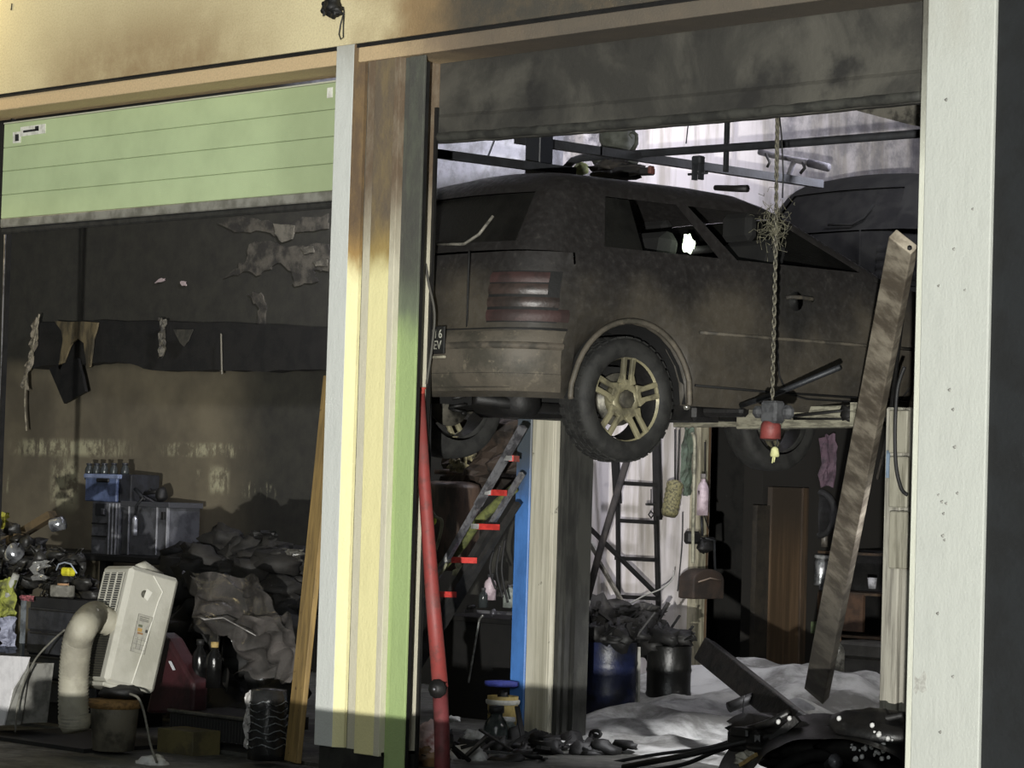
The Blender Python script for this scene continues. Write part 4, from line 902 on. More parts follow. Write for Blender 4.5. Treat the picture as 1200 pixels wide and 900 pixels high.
# ---- black ladder and poles at the whitewashed wall
wl = thing('wall_ladder', 'black straight ladder standing against the whitewashed wall', 'ladder', at(747, 745, X=-3.2))
XL = -3.2
def W(x, y, X=XL): return at(x, y, X=X)
obj('rail', MB().bar(W(720, 520), W(724, 590), .062, .03).bar(W(724, 590), W(725, 745), .022, .03), BLACK, wl)
obj('rail', MB().bar(W(769, 500), W(771, 609), .068, .03).bar(W(769, 605), W(772, 730), .03, .03), BLACK, wl)
for (a, b, y) in ((727, 768, 567), (724, 770, 611), (722, 770, 655), (724, 770, 700)): obj('rung', MB().bar(W(a, y-1), W(b, y+1.5), .035, .03), BLACK, wl)
tag(obj('hook', MB().tube([W(763, 573, -3.1), W(763, 590, -3.1)], .004, 4).cbox(W(762, 591, -3.1), (.02, .10, .02), .006).tube([W(763, 599, -3.1), W(760, 603, -3.1), W(763, 607, -3.1), W(766, 603, -3.1)], .007, 5, closed=True), BLACK), 'small black hook hanging on the upper rungs of the wall ladder', 'hook')
tag(obj('pole', MB().tube([W(736, 535, -2.7), W(703, 645, -2.7), W(688, 703, -2.7)], .026, 8), mat('pole_dark', '35302c', '1c1a19', 9)), 'long dark pole leaning left across the wall ladder', 'pole')
tag(obj('pole_end', MB().tube([W(689, 700, -2.7), W(681, 735, -2.7), W(675, 757, -2.7)], [.024, .028, .03], 8), mat('pole_pale', 'b4b2a8', '77756c', 9)), 'pale taped lower end of the leaning dark pole', 'pole')
tag(obj('slat', MB().bar(W(681, 618, -3.0), W(703, 655, -3.0), .045, .02), mat('slat_white', 'cfcfca', '8a8983', 9)), 'short white slat leaning beside the pale lift post', 'slat')
tag(obj('slat', MB().bar(W(684, 612, -3.1), W(770, 697, -3.1), .04, .02), BLACK), 'ragged black slat slanting down to the right across the ladder', 'slat')
tag(obj('slat', MB().bar(W(700, 655, -2.95), W(748, 738, -2.95), .032, .02), mat('slat_grey', '7d7972', '4b4843', 9)), 'thin grey slat slanting steeply in front of the wall ladder', 'slat')
tag(obj('slat', MB().bar(W(771, 727, -3.1), W(790, 752, -3.1), .03, .02), BLACK), 'short black slat at the ladder foot leaning right', 'slat')
cable('thin grey cable curving up right of the wall ladder', [W(x, y, -3.05) for x, y in ((737, 708), (755, 698), (775, 690), (787, 680), (790, 668))], .006, mat('cable_light', '8f8f88'), 'cable')
# hanging items right of the ladder
bc = thing('brush_roll', 'olive woven cylinder hanging on two strings right of the wall ladder', 'brush', W(787, 605, -3.05))
a, b = W(792, 563, -3.05), W(784, 605, -3.05); f = MB()
pts_ = [a+(b-a)*k/14 for k in range(15)]; f.tube(pts_, [.025]+[.062+.006*(k % 2) for k in range(13)]+[.05], 14); obj('roll', f, mat('woven_olive', '77724f', '45422f', 60), bc)
obj('string', MB().tube([W(791, 503, -3.05), W(791, 565, -3.05)], .006, 4).tube([W(796, 503, -3.05), W(794, 566, -3.05)], .006, 4), BLACK, bc)
tag(obj('green_cloth', MB().crumple(W(806, 541, -3.05), YA, ZA, .13, .55, .05, 4, 8, 16), mat('green_grey_cloth', '4d5a4c', '33392f', 12)), 'dark green cloth strip hanging beside the woven cylinder', 'cloth')
cable('pale thin hose hanging straight down beside the green cloth', [W(x, y, -3.0) for x, y in ((811, 507), (814, 520), (813, 570), (812, 625), (812, 660))], .013, mat('hose_pale', '9c9a86', '6b6a5c', 12), 'hose', 'hose')
sb = small_bottle('hanging_bottle', 'pink and white bottle hung on a cord in the dark doorway', 'bottle', W(823, 604, -3.0), .045, .32, PINK, mat('bottle_cap_dim', '7a7572'))
obj('cord', MB().tube([W(826, 518, -3.0), W(826, 555, -3.0)], .005, 4).tube([W(819, 575, -3.0), W(822, 595, -3.0), W(831, 620, -3.0)], .006, 4), BLACK, sb)
vb = thing('wall_bracket', 'dark cast bracket with a bent rod mounted by the doorway', 'bracket', W(822, 640, -3.1))
obj('casting', MB().cbox(W(811, 630, -3.1), (.08, .14, .10), .02).cbox(W(828, 634, -3.1), (.06, .20, .06), .02).blob(W(826, 640, -3.05), (.05, .08, .05), 3, .5), BLACK, vb)
obj('rod', MB().tube([W(822, 605, -3.05), W(823, 628, -3.05)], .01, 6).tube([W(826, 631, -3.0), W(837, 633, -3.0), W(838, 668, -3.0)], .010, 6), STEELD, vb)
bb = thing('mailbox', 'rounded brown box hanging beside the doorway under the cast bracket', 'box', W(819, 702, -3.1))
p, q = W(801, 666, -3.1), W(836, 701, -3.1)
f = MB(); n_ = 10; poly = [Vector((-3.15, p.y, q.z)), Vector((-3.15, q.y, q.z))]+[Vector((-3.15, q.y-(q.y-p.y)*.5*(1-cos(pi*k/n_)), p.z-.09+.09*sin(pi*k/n_))) for k in range(n_+1)]
obj('shell', f.prism(poly, (1, 0, 0), .16), mat('brown_box', '352a22', '241e19', 8), bb, bevel=.012)
obj('front_seam', MB().tube([Vector((-2.98, p.y+.04, p.z-.10)), Vector((-2.98, (p.y+q.y)/2, p.z-.07)), Vector((-2.98, q.y-.05, p.z-.09))], .006, 5), mat('seam_light', '77695c'), bb)
cable('pair of thin wires running down the whitewashed wall', [W(x, y, -3.3) for x, y in ((800, 600), (799, 640), (794, 693))], .005, CB)
# door post at the edge of the whitewash
y0_, y1_ = at(815, 760, X=-3.3).y, at(829, 760, X=-3.3).y
f = MB(); f.b2((-3.4, y0_, 0), (-3.3, (y0_+y1_)/2+.02, 2.3)); dp = struct('trim_10', f, mat('post_pale', '9a9580', '6f6b5a', 8, stretch=(3, 3, .3)))
f = MB(); f.b2((-3.42, (y0_+y1_)/2+.02, 0), (-3.32, y1_, 2.3)); struct('trim_11', f, mat('post_brown', '5f4c38', '453727', 8, stretch=(3, 3, .3)))
# brown door leaf
bdv = thing('wooden_door', 'brown wooden door leaf standing open in the dark hall', 'door', at(915, 802, X=-3.3))
t = NT('brown_door_wood'); n = t.noise(6, 7, .6, stretch=(4, 4, .15)); X, Y, Z = t.xyz(); v = t.mix(t.ramp(n, .35, .65), hx('5c4a37'), hx('443728')); v = t.mix(t.ramp(Z, .9, 1.5), v, hx('3a332b')); t.col(v)
ya, yb_ = at(899, 780, X=-3.3).y, at(935, 780, X=-3.3).y
obj('leaf', MB().b2((-3.34, ya, .03), (-3.29, yb_, 1.60)), t.set(.6, 0, .2, h=n), bdv)
obj('edge_strip', MB().b2((-3.36, yb_-.02, .03), (-3.27, yb_+.05, 1.60)), mat('door_edge', '4a3b2b', '352b20', 8, stretch=(3, 3, .2)), bdv)
obj('dark_stile', MB().b2((-3.36, ya-.16, .03), (-3.31, ya, 1.45)), mat('door_stile', '2f2a22', '221f1a', 8), bdv)
# shelves deep in the hall
YS_ = 8.4
sx0, sx1 = at(942, 760, Y=YS_).x, at(1034, 760, Y=YS_).x
sh = thing('shelf_unit', 'brown shelf unit deep in the hall behind the leaning beam', 'shelf', ((sx0+sx1)/2, YS_+.15, 0))
SHM = mat('shelf_brown', '4a3b2c', '2f271f', 7)
for zz_ in (at(960, 692, Y=YS_).z, at(960, 742, Y=YS_).z): obj('shelf', MB().b2((sx0, YS_, zz_-.02), (sx1, YS_+.35, zz_)), SHM, sh)
obj('side_panel', MB().b2((sx0-.02, YS_, 0), (sx0, YS_+.35, 1.1)), SHM, sh); obj('side_panel', MB().b2((sx1, YS_, 0), (sx1+.02, YS_+.35, 1.1)), SHM, sh)
obj('drawer_front', MB().b2((sx0+.01, YS_-.01, at(960, 737, Y=YS_).z), (sx1-.2, YS_+.02, at(960, 694, Y=YS_).z)), mat('drawer_brown', '4f3b2c', '392b21', 7), sh)
obj('back_panel', MB().b2((sx0, YS_+.34, 0), (sx1, YS_+.36, 1.1)), BLACK, sh)
zt = at(960, 692, Y=YS_).z; zt2 = at(960, 742, Y=YS_).z
tag(obj('green_box', MB().cbox(A(948, 735, YS_-.06), (.20, .06, .10), .006), mat('green_label', '5c6a4a', '434d38', 9)), 'flat green label box on the front of the brown shelf', 'box')
tag(obj('white_bag', MB().blob(A(948, 683, YS_+.05), (.17, .1, .085), 6, .5, 20, 12), mat('bag_grey', '77777c', '4d4d52', 8)), 'crumpled grey-white bag on the brown shelf', 'bag')
cn = thing('metal_can', 'shiny crumpled metal can on top of the brown shelf', 'can', A(962, 685, YS_))
obj('can_body', MB().lathe([(.02, 0), (.055, 0), (.06, .02), (.055, .1), (.06, .19), (.045, .22)], A(962, 686, YS_-.05), 14, jit=.25), mat('can_steel', 'a6a8aa', '5c5e60', 14, rough=.3, metal=.6), cn)
obj('can_lid', MB().lathe([(.05, 0), (.065, .01), (.065, .03), (.01, .035)], A(963, 655, YS_-.05), 14, (.1, 0, 1)), mat('can_lid', '9a9c9c', '6a6c6c', 14), cn)
for i, (x, y, r, h_, lb) in enumerate(((946, 642, .05, .16, 'leftmost of the dim jars above the metal can'), (958, 640, .03, .11, 'middle dim jar above the metal can'), (966, 641, .03, .13, 'rightmost dim jar above the metal can'))):
    small_bottle('jar', lb, 'jar', A(x, y, YS_+.05), r, h_, mat('dusty_jar', '6f6a62', '48443f', 10, rough=.4), BLACK, 'jars above the brown shelf', neck=.8)
tag(obj('upper_shelf', MB().b2((at(938, 645, Y=YS_).x, YS_-.02, at(950, 645, Y=YS_).z-.02), (sx1, YS_+.2, at(950, 645, Y=YS_).z)), SHM), 'dark wall shelf carrying the dim jars', 'shelf')
tag(obj('hanging_disc', MB().lathe([(.02, 0), (.2, 0), (.21, .02), (.17, .05), (.16, .02), (.02, .03)], A(960, 602, YS_), 24, (0, -1, 0)), mat('disc_dark', '2c2c2d', '202021', 9)), 'dark round wheel hanging on the hall wall', 'wheel')
tag(obj('hanging_cloth', MB().crumple(A(971, 540, YS_-.1), XA, ZA, .14, .42, .05, 5, 8, 10), mat('purple_cloth', '5a4752', '3b3038', 10)), 'purplish cloth hanging in the dark hall beside the leaning beam', 'cloth')
tag(obj('strap', MB().bar(A(944, 543, YS_-.1), A(945, 567, YS_-.1), .03, .02), mat('purple_cord', '463a40')), 'short purplish strap hanging left of the purple cloth', 'strap')
tag(obj('pale_cup', MB().lathe([(.03, 0), (.04, .09), (.037, .09), (.028, .01)], A(1022, 690, YS_-.1), 14), mat('cup_pale', 'b0b0b4', '77777a', 12)), 'small pale cup on the shelf right of the leaning beam', 'cup')
gb = thing('grey_tub', 'dull grey plastic tub on the floor behind the leaning beam', 'tub', A(1003, 815, 6.9))
p, q = A(972, 752, 6.9), A(1035, 835, 6.9)
obj('tub_body', MB().b2((p.x, 6.9, q.z), (q.x, 7.3, p.z-.1)), mat('tub_dark', '35342f', '262522', 6), gb, bevel=.02)
obj('tub_lid', MB().cbox(((p.x+q.x)/2, 7.1, p.z-.05), (abs(q.x-p.x)+.04, .44, .12), .02), mat('tub_grey', '44433d', '33322d', 6), gb)
pb_ = small_bottle('clear_bottle', 'clear crumpled bottle against the grey tub', 'bottle', A(980, 788, 6.5), .06, .26, mat('clear_film', '9b9a90', '5a5952', 14, rough=.15), mat('orange_cap', 'a07c60'))
# ---- foreground wreck on the floor, lower right
wr = thing('burnt_motorcycle', 'burnt black scooter wreck lying on the floor by the right pillar', 'scooter', A(950, 905, 1.55))
YW = 1.55
def arc(cx, cy, rx, ry, a0, a1, n, Y): return [A(cx+rx*cos(radians(a0+(a1-a0)*k/n)), cy-ry*sin(radians(a0+(a1-a0)*k/n)), Y) for k in range(n+1)]
f = MB()
def fend(u, v):
    a = radians(175-u*165); cx, cy = 965, 925; r1 = 75+35*v
    P = A(cx+(r1+25*u)*cos(a)*1.15, cy-(r1)*sin(a)*.80, YW+(v-.5)*.5); return P+Vector((0, 0, .015*noise.noise(Vector((u*9, v*7, 0)))))
f.grid(fend, 30, 10); WRK = mat('wreck_black', '201f1e', '121212', 9, rough=.4)
obj('fender', f, WRK, wr)
obj('seat_hump', MB().blob(A(960, 868, YW+.2), (.62, .25, .12), 4, .35, 24, 14).blob(A(1030, 868, YW+.1), (.3, .25, .14), 6, .5, 20, 12).blob(A(1000, 900, YW+.3), (.6, .3, .12), 12, .4, 20, 12), WRK, wr)
obj('wheel', MB().tube([A(970+70*cos(2*pi*k/28), 935+52*sin(2*pi*k/28), YW-.05) for k in range(28)], .035, 8, closed=True), BLACK, wr)
obj('spring', MB().lathe([(.03, 0), (.03, .08), (.04, .09)], A(972, 897, YW-.2), 10, (.5, -.3, .2)), ALU, wr)
obj('engine_block', MB().cbox(A(880, 868, YW), (.22, .16, .12), .02).cbox(A(872, 858, YW-.05), (.12, .1, .05), .01).blob(A(893, 880, YW-.05), (.09, .07, .05), 5, .6).tube([A(868, 858, YW), A(900, 848, YW), A(925, 835, YW)], .022, 8), WRK, wr)
obj('handle_tube', MB().tube([A(730, 899, YW-.3), A(800, 886, YW-.25), A(860, 872, YW-.1), A(905, 862, YW), A(1000, 850, YW), A(1058, 838, YW)], .016, 8), BLACK, wr)
obj('fork', MB().bar(A(905, 868, YW-.05), A(935, 842, YW), .05, .04), WRK, wr)
f = MB()
for i in range(26):
    f.blob(A(rr.uniform(985, 1052), rr.uniform(855, 893), YW-.12), rr.uniform(.006, .016), i, .4, 6, 4)
for x, y in ((1022, 850), (975, 889), (925, 842), (912, 846), (983, 842), (1010, 887), (1035, 880)): f.blob(A(x, y, YW-.14), .014, 3, .3, 6, 4)
obj('foam_spots', f, FOAM, wr, kind='stuff')
f = MB().blob(A(872, 886, YW-.1), (.05, .03, .02), 3, .7).blob(A(880, 884, YW-.1), (.03, .03, .025), 5, .7).blob(A(869, 893, YW-.1), (.04, .03, .02), 6, .7)
obj('pale_residue', f, mat('residue', 'b8b5a8', '7f7c70', 20), wr)
tag(obj('brass_strip', MB().bar(A(867, 897, YW-.2), A(887, 884, YW-.2), .012, .02), mat('brass', '9b8350', '6d5c3a', 20)), 'thin brass coloured strip leaning at the engine of the wreck', 'strip')
t_ = tag(obj('charred_timber', MB().bar(A(826, 762, 3.2), A(935, 850, 2.5), .15, .09, up=(0, -1, .3)), CHAR, bevel=.01), 'charred square timber fallen diagonally behind the wreck', 'timber')
tag(obj('pipe_stub', MB().tube([A(854, 829, 2.6), A(884, 817, 2.75)], .032, 10), BLACK), 'short black pipe stub poking out left of the charred timber', 'pipe')
cable('long black cable lying on the foam in front of the wreck', [A(x, y, 1.9) for x, y in ((720, 893), (770, 884), (830, 876), (880, 860))], .010, CB)
cable('second black cable curving below the first toward the frame edge', [A(x, y, 1.7) for x, y in ((745, 905), (800, 896), (840, 880), (870, 871))], .012, CB)
cable('thin black wire arching in front of the foam', [A(x, y, 2.4) for x, y in ((861, 866), (863, 850), (870, 838), (872, 815))], .004, CB)
tag(obj('scrap_ring', MB().tube([A(698+6*cos(2*pi*k/10), 860+4*sin(2*pi*k/10), 2.4) for k in range(10)], .012, 6, closed=True).blob(A(695, 863, 2.4), (.03, .03, .02), 2, .6), BLACK), 'small black ring lying on the foam right of the lift post', 'ring')
# ================================================================== LEFT BAY
# ---- back wall dressing
Y5 = 4.98
def poly(pts, Y): return [at(x, y, Y=Y) for x, y in pts]
def flake(name, pts, Y, th, material, **k):
    return obj(name, MB().prism(poly(pts, Y), (0, 1, 0), th), material, **k)
def jag(pts, amp, n=3, seed=0):
    out = []; r_ = random.Random(seed)
    for (a, b), (c, d) in zip(pts, pts[1:]+pts[:1]):
        for k in range(n):
            u = k/n; out.append((a+(c-a)*u+(r_.uniform(-amp, amp) if k else 0), b+(d-b)*u+(r_.uniform(-amp, amp) if k else 0)))
    return out
PLA = mat('bare_plaster', '57534a', '302e2a', 7, lo=.38, hi=.6, rough=.9, bump=.8, bscale=20)
wbl = bpy.data.objects['wall_back_left']
P_A = [(255, 262), (275, 254), (300, 256), (325, 262), (345, 258), (384, 250), (384, 268), (350, 272), (330, 276), (300, 270), (275, 272)]
P_B = [(261, 327), (275, 315), (288, 306), (292, 286), (315, 282), (335, 290), (384, 286), (384, 318), (366, 316), (372, 330), (345, 336), (342, 318), (325, 308), (305, 322), (285, 318)]
P_C = [(290, 345), (305, 343), (312, 362), (306, 386), (300, 384), (304, 362)]
for i, P in enumerate((P_A, P_B, P_C)): obj('plaster_patch', MB().prism(poly(jag(P, 2.5, 4, i), 4.985), (0, 1, 0), .014), PLA, wbl, local=True)
PLB = mat('plaster_light', '6d695e', '48453d', 9, rough=.9, bump=.8, bscale=20)
for i, P in enumerate((((320, 262), (345, 264), (342, 280), (330, 284), (322, 274)), ((352, 290), (366, 288), (368, 296), (356, 298)), ((366, 306), (383, 304), (383, 312), (370, 312)), ((181, 332), (186, 327), (193, 326), (190, 330)), ((211, 330), (217, 330), (217, 335), (213, 335)))):
    obj('plaster_chip', MB().prism(poly(jag(P, 1, 3, i), 4.975), (0, 1, 0), .014), PLB if i < 3 else mat('fleck_pink', 'b3a3a3'), wbl, local=True)
tray = [(38, 378), (120, 375), (200, 377), (300, 380), (386, 384), (386, 434), (340, 434), (300, 435), (250, 433), (200, 434), (168, 432), (150, 426), (120, 424), (95, 427), (60, 428), (38, 432)]
flake('cable_duct', jag(tray, 1.5, 3, 5), 4.80, .18, mat('duct_soot', '1d1c1a', '141413', 7)); tag(bpy.data.objects['cable_duct'], 'long charred cable duct running along the left bay back wall', 'duct')
YH = 4.72
INS = mat('scorched_sheet', '6c6148', '3c372b', 9, stretch=(1, 1, .3), rough=.7)
tag(flake('insulation_sheet', jag([(64, 376), (114, 378), (109, 398), (105, 430), (101, 432), (98, 402), (91, 397), (84, 402), (77, 418), (70, 434), (68, 430), (73, 402), (72, 388)], .8, 3, 2), YH, .02, INS), 'olive scorched sheet torn into an arch, hanging from the cable duct', 'sheet')
tag(obj('insulation_strip', MB().crumple(A(35, 415, YH), (Vector((.25, 0, 1))).normalized(), XA, .62, .08, .05, 5, 20, 5), mat('pale_strip_cloth', '847c6b', '4a463c', 20)), 'pale frayed strip hanging slanted at the far left of the duct', 'strip')
cable('thin pale wire dangling from the frayed strip at far left', [A(x, y, YH) for x, y in ((46, 368), (40, 400), (32, 435), (29, 470), (31, 505))], .009, mat('wire_pale', '8a8370', '5a5548', 20), 'wire', 'wire')
tag(flake('hanging_plate', jag([(57, 431), (91, 420), (100, 459), (75, 473)], .5, 2, 1), YH, .03, BLACK), 'square black plate hanging tilted below the arch-shaped sheet', 'plate')
tag(obj('burnt_strip', MB().crumple(A(190, 396, YH), ZA, XA, .34, .07, .05, 9, 14, 5), mat('grey_frayed', '5d594e', '34322d', 20)), 'frayed grey strip hanging from the middle of the duct', 'strip')
tag(flake('burnt_strip', jag([(203, 386), (226, 386), (220, 400), (215, 406), (208, 396)], .8, 2, 3), YH, .01, mat('dim_sheet', '45433b', '302f2b', 9)), 'dim triangular scrap hanging right of the frayed grey strip', 'scrap')
cable('straight thin cord hanging from the right half of the duct', [A(x, y, YH) for x, y in ((259, 391), (259.5, 415), (260, 439))], .008, mat('cord_dim', '6f6b5e'), 'cord', 'cord')
# ---- bench at the wall with boxes
zb = A(150, 651, 4.3).z
p0, p1 = A(-10, 651, 4.3), A(250, 651, 4.3)
tb = thing('wall_bench', 'dark bench along the left bay back wall carrying the boxes', 'bench', ((p0.x+p1.x)/2, 4.6, 0))
obj('bench_top', MB().cbox(((p0.x+p1.x)/2, 4.6, zb-.03), (p1.x-p0.x, .7, .06), .01), BLACK, tb)
for xx in (p0.x+.1, (p0.x+p1.x)/2, p1.x-.1): obj('leg', MB().bar((xx, 4.4, 0), (xx, 4.4, zb-.05), .08), BLACK, tb)
GC = mat('grey_case', '63646a', '46474b', 9, rough=.5)
gc = thing('tool_case', 'tall grey ribbed plastic case under the blue crate', 'case', A(128, 651, 4.35))
def wbx(f, x0, y0, x1, y1, Y, d, bv=.008):
    a, b = A(x0, y1, Y), A(x1, y0, Y); f.cbox(((a.x+b.x)/2, Y+d/2, (a.z+b.z)/2), (abs(b.x-a.x), d, abs(b.z-a.z)), bv); return f
obj('case_body', wbx(MB(), 106, 589, 140, 650, 4.36, .34), GC, gc)
for x in (126, 130, 134): obj('rib', wbx(MB(), x, 590, x+1.6, 650, 4.345, .03, .002), mat('rib_light', '85868a', '6a6b70', 9, rough=.4), gc)
for y in (613, 628): obj('groove', wbx(MB(), 107, y, 124, y+.8, 4.352, .02, .001), BLACK, gc)
lt = obj('latch', wbx(MB(), 111, 590, 123, 604, 4.345, .03, .003), mat('latch_dark', '2c2d30'), gc); obj('latch_catch', wbx(MB(), 118, 596, 121.5, 603, 4.335, .02, .002), ALU, lt)
gc2 = thing('tool_case', 'wide dark grey plastic case right of the ribbed case', 'case', A(170, 651, 4.35))
obj('case_body', wbx(MB(), 141.5, 590, 197, 650, 4.38, .34), mat('dark_case', '55565b', '414246', 9, rough=.55), gc2)
for x in (149, 182, 194): obj('rib', wbx(MB(), x, 590, x+1.5, 650, 4.365, .03, .002), mat('rib_light', '85868a'), gc2)
obj('lid_rim', wbx(MB(), 141, 589, 198, 593, 4.365, .36, .004), mat('rim_dark', '3c3d41'), gc2)
obj('latch', wbx(MB(), 188, 600, 192, 609, 4.36, .03, .003), BLACK, gc2)
tor = thing('grease_gun', 'small shiny silver cartridge hanging in front of the dark grey case', 'tool', A(159, 628, 4.2))
obj('cartridge', MB().lathe([(.01, 0), (.024, .005), (.024, .05), (.020, .055), (.024, .06), (.024, .14), (.016, .15), (.016, .165)], A(157.5, 628, 4.3), 14), mat('silver', 'd0d2d8', '9a9ca4', 9, rough=.25, metal=.5), tor)
obj('nozzle', MB().tube([A(158.5, 603, 4.3), A(160, 592, 4.3), A(168, 583, 4.3)], .010, 6), STEELD, tor)
bc_ = thing('plastic_crate', 'blue-grey plastic crate filled with bottles on top of the grey case', 'crate', A(120, 588, 4.38))
BCM = mat('blue_crate', '5d6b8e', '46516e', 9, rough=.5)
obj('crate_front', wbx(MB(), 99, 557, 137, 587, 4.36, .03), BCM, bc_); obj('crate_rim', wbx(MB(), 97.5, 556, 138.5, 560, 4.35, .05), mat('crate_rim', '7e8aa8', '68738f', 9), bc_)
obj('hand_hole', wbx(MB(), 112, 560.5, 127, 565, 4.345, .02), BLACK, bc_); obj('crate_side', wbx(MB(), 138.5, 556, 154, 588, 4.39, .3), mat('crate_dark', '22242b', '17181c', 9), bc_)
obj('crate_back', wbx(MB(), 99, 557, 138, 587, 4.40, .28), BLACK, bc_)
for i, (x, lb) in enumerate(((104, 'leftmost dark bottle cap above the blue crate'), (113, 'second dark bottle cap from the left above the blue crate'), (122, 'third dark bottle cap from the left above the blue crate'), (133, 'shiny bottle cap at the right end of the blue crate rim'), (146, 'bottle cap above the dark side of the crate'))):
    small_bottle('bottle', lb, 'bottle', A(x, 562, 4.45), .035, .14, mat('smoky_glass', '35393a'), mat('cap_glossy', '35363b', '222327', 9, rough=.2), 'bottles in the blue crate', neck=.6)
ts = thing('tool_bundle', 'tangle of small tools lying on the dark grey case', 'tools', A(172, 589, 4.45))
for i, (a, b, c_, d, r_) in enumerate(((158, 573, 170, 586, .014), (165, 580, 184, 590, .010), (170, 578, 186, 576, .018), (160, 586, 176, 574, .010), (172, 582, 190, 588, .012))):
    obj('tool', MB().tube([A(a, b, 4.4+i*.03), A(c_, d, 4.4+i*.03)], r_, 7), (STEELD, ALU, BLACK, BLACK, STEELD)[i], ts)
obj('black_cap', MB().blob(A(189, 580, 4.45), (.05, .05, .06), 3, .3), BLACK, ts)
# ---- junk pile left of the air conditioner
YJ = .4
ck = thing('drawer_cabinet', 'dark drawer cabinet with a bright corner edge under the junk pile', 'cabinet', A(70, 860, YJ))
p, q = A(33, 702, YJ), A(112, 860, YJ)
zt_ = A(70, 702, YJ).z
obj('cabinet_body', MB().b2((p.x, YJ+.02, 0), (q.x, YJ+.5, zt_)), mat('cabinet_dark', '1d1d1e', '141415', 6), ck)
hh_ = .145
for i in range(4):
    d_ = obj('drawer', MB().cbox(((p.x+q.x)/2, YJ+.01, zt_-.06-hh_*(i+.5)), (q.x-p.x-.02, .03, hh_-.012), .005), mat('drawer_grey', '35363a', '252629', 7, rough=.45), ck)
    obj('pull', MB().b2((p.x+.05, YJ-.015, zt_-.06-hh_*i-.02), (q.x-.05, YJ, zt_-.06-hh_*i-.012)), BLACK, d_)
obj('corner_edge', MB().bar(A(28, 703, YJ), A(25, 772, YJ), .03, .02), mat('edge_bright', '8f969c', '63686d', 12, rough=.4, metal=.4), ck)
f = MB(); r5 = random.Random(5)
for i in range(70):
    x = r5.uniform(-10, 108); top = 612+.35*x if x < 60 else 640+.5*(x-60); y = r5.uniform(top, 705); Y = YJ+r5.uniform(.08, .5)
    c = A(x, y, Y); f.blob(c, (r5.uniform(.03, .09), r5.uniform(.03, .08), r5.uniform(.02, .06)), i, .8, 8, 6)
for i in range(30):
    c = A(r5.uniform(0, 105), r5.uniform(640, 700), YJ+r5.uniform(0, .2)); d = Vector((r5.uniform(-1, 1), r5.uniform(-.3, .3), r5.uniform(-.5, .6))).normalized()*r5.uniform(.06, .16); f.tube([c, c+d*.5+Vector((0, 0, .02)), c+d], r5.uniform(.003, .008), 4)
tag(obj('junk_pile', f, mat('junk_dark', '2c2b29', '151514', 12, rough=.45)), 'dark tangle of burnt junk and wires heaped on the drawer cabinet', 'junk', kind='stuff')
TIN = mat('shiny_tin', 'b5b7bb', '5c5e63', 9, rough=.22, metal=.7)
tag(obj('tin', MB().lathe([(.01, 0), (.040, 0), (.043, .005), (.043, .09), (.01, .095)], A(60, 616, YJ+.35), 20, (.9, .5, .25)), TIN), 'small shiny tin lying at the top of the junk pile', 'tin')
tag(obj('tin', MB().lathe([(.01, 0), (.052, 0), (.056, .005), (.056, .10), (.01, .105)], A(14, 652, YJ+.1), 20, (.8, -.3, .35)), TIN), 'larger shiny tin lying on its side at the left of the junk pile', 'tin')
tag(obj('tape_roll', MB().lathe([(.04, 0), (.072, 0), (.075, .01), (.075, .06), (.072, .068), (.04, .068)], A(73, 699, YJ-.03), 24), mat('tape_grey', '86847c', '5f5d56', 12)), 'grey roll of tape on the front of the junk pile', 'tape')
tag(obj('tape_core', MB().lathe([(.02, 0), (.036, 0), (.036, .012), (.02, .012)], A(74, 686, YJ-.03), 16), mat('orange_core', 'c09a78', 'a07c5a', 12)), 'small orange disc on top of the tape roll', 'disc')
tag(obj('foil', MB().crumple(A(48, 668, YJ), XA, ZA, .16, .12, .07, 6, 10, 8), mat('crumpled_foil', '9a9a98', '4e4e4d', 12, rough=.25, metal=.5)), 'crumpled silver foil in the middle of the junk pile', 'foil')
yb = thing('yellow_float', 'bright yellow box with a wire loop on the junk pile', 'box', A(80, 676, YJ-.05))
obj('box_body', MB().cbox(A(80, 670, YJ-.05), (.08, .06, .05), .01), mat('bright_yellow', 'd8d02c', 'b4ac24', 20), yb)
obj('wire_loop', MB().tube([A(66, 668, YJ-.06), A(69, 661, YJ-.06), A(76, 659, YJ-.06), (A(83, 661, YJ-.06)), A(90, 672, YJ-.06)], .005, 6), mat('wire_blue_white', '9aa2b0'), yb)
tag(obj('white_grip', MB().tube([A(19, 673, YJ-.1), A(13, 688, YJ-.1), A(8, 703, YJ-.1)], [.022, .028, .02], 8), mat('grip_white', 'b0b0aa', '82827c', 12)), 'pale curved handle standing left on the cabinet', 'handle')
tag(obj('glitter_strip', MB().crumple(A(32, 701, YJ-.06), XA, ZA, .14, .035, .03, 8, 10, 4), mat('red_glitter', '9c5c62', '5c3a40', 40, rough=.3)), 'crumpled red and silver wrapper on the cabinet edge', 'wrapper')
tag(obj('plank_scrap', MB().bar(A(-12, 648, YJ+.45), A(62, 603, YJ+.6), .085, .05), mat('brown_plank', '54462f', '352d20', 7, rough=.8)), 'brown plank slanting up behind the junk pile at the left edge', 'plank')
tag(obj('yellow_cloth', MB().crumple(A(3, 610, YJ+.3), XA, ZA, .14, .11, .05, 2, 8, 8), mat('yellow_green', 'a8a63a', '7d7b2c', 12)), 'yellow-green cloth at the left edge above the plank', 'cloth')
tag(obj('green_bag', MB().crumple(A(7, 705, YJ-.12), XA, ZA, .16, .28, .06, 7, 10, 12), mat('green_yellow_bag', '8f9442', '4c4f2c', 9)), 'green and yellow plastic bag hanging at the left edge', 'bag')
tag(obj('blue_cloth', MB().crumple(A(8, 745, YJ-.2), XA, ZA, .15, .22, .07, 4, 10, 12), mat('blue_white_cloth', '9a9db0', '4c4e5e', 9)), 'bluish white cloth under the green bag at the left edge', 'cloth')
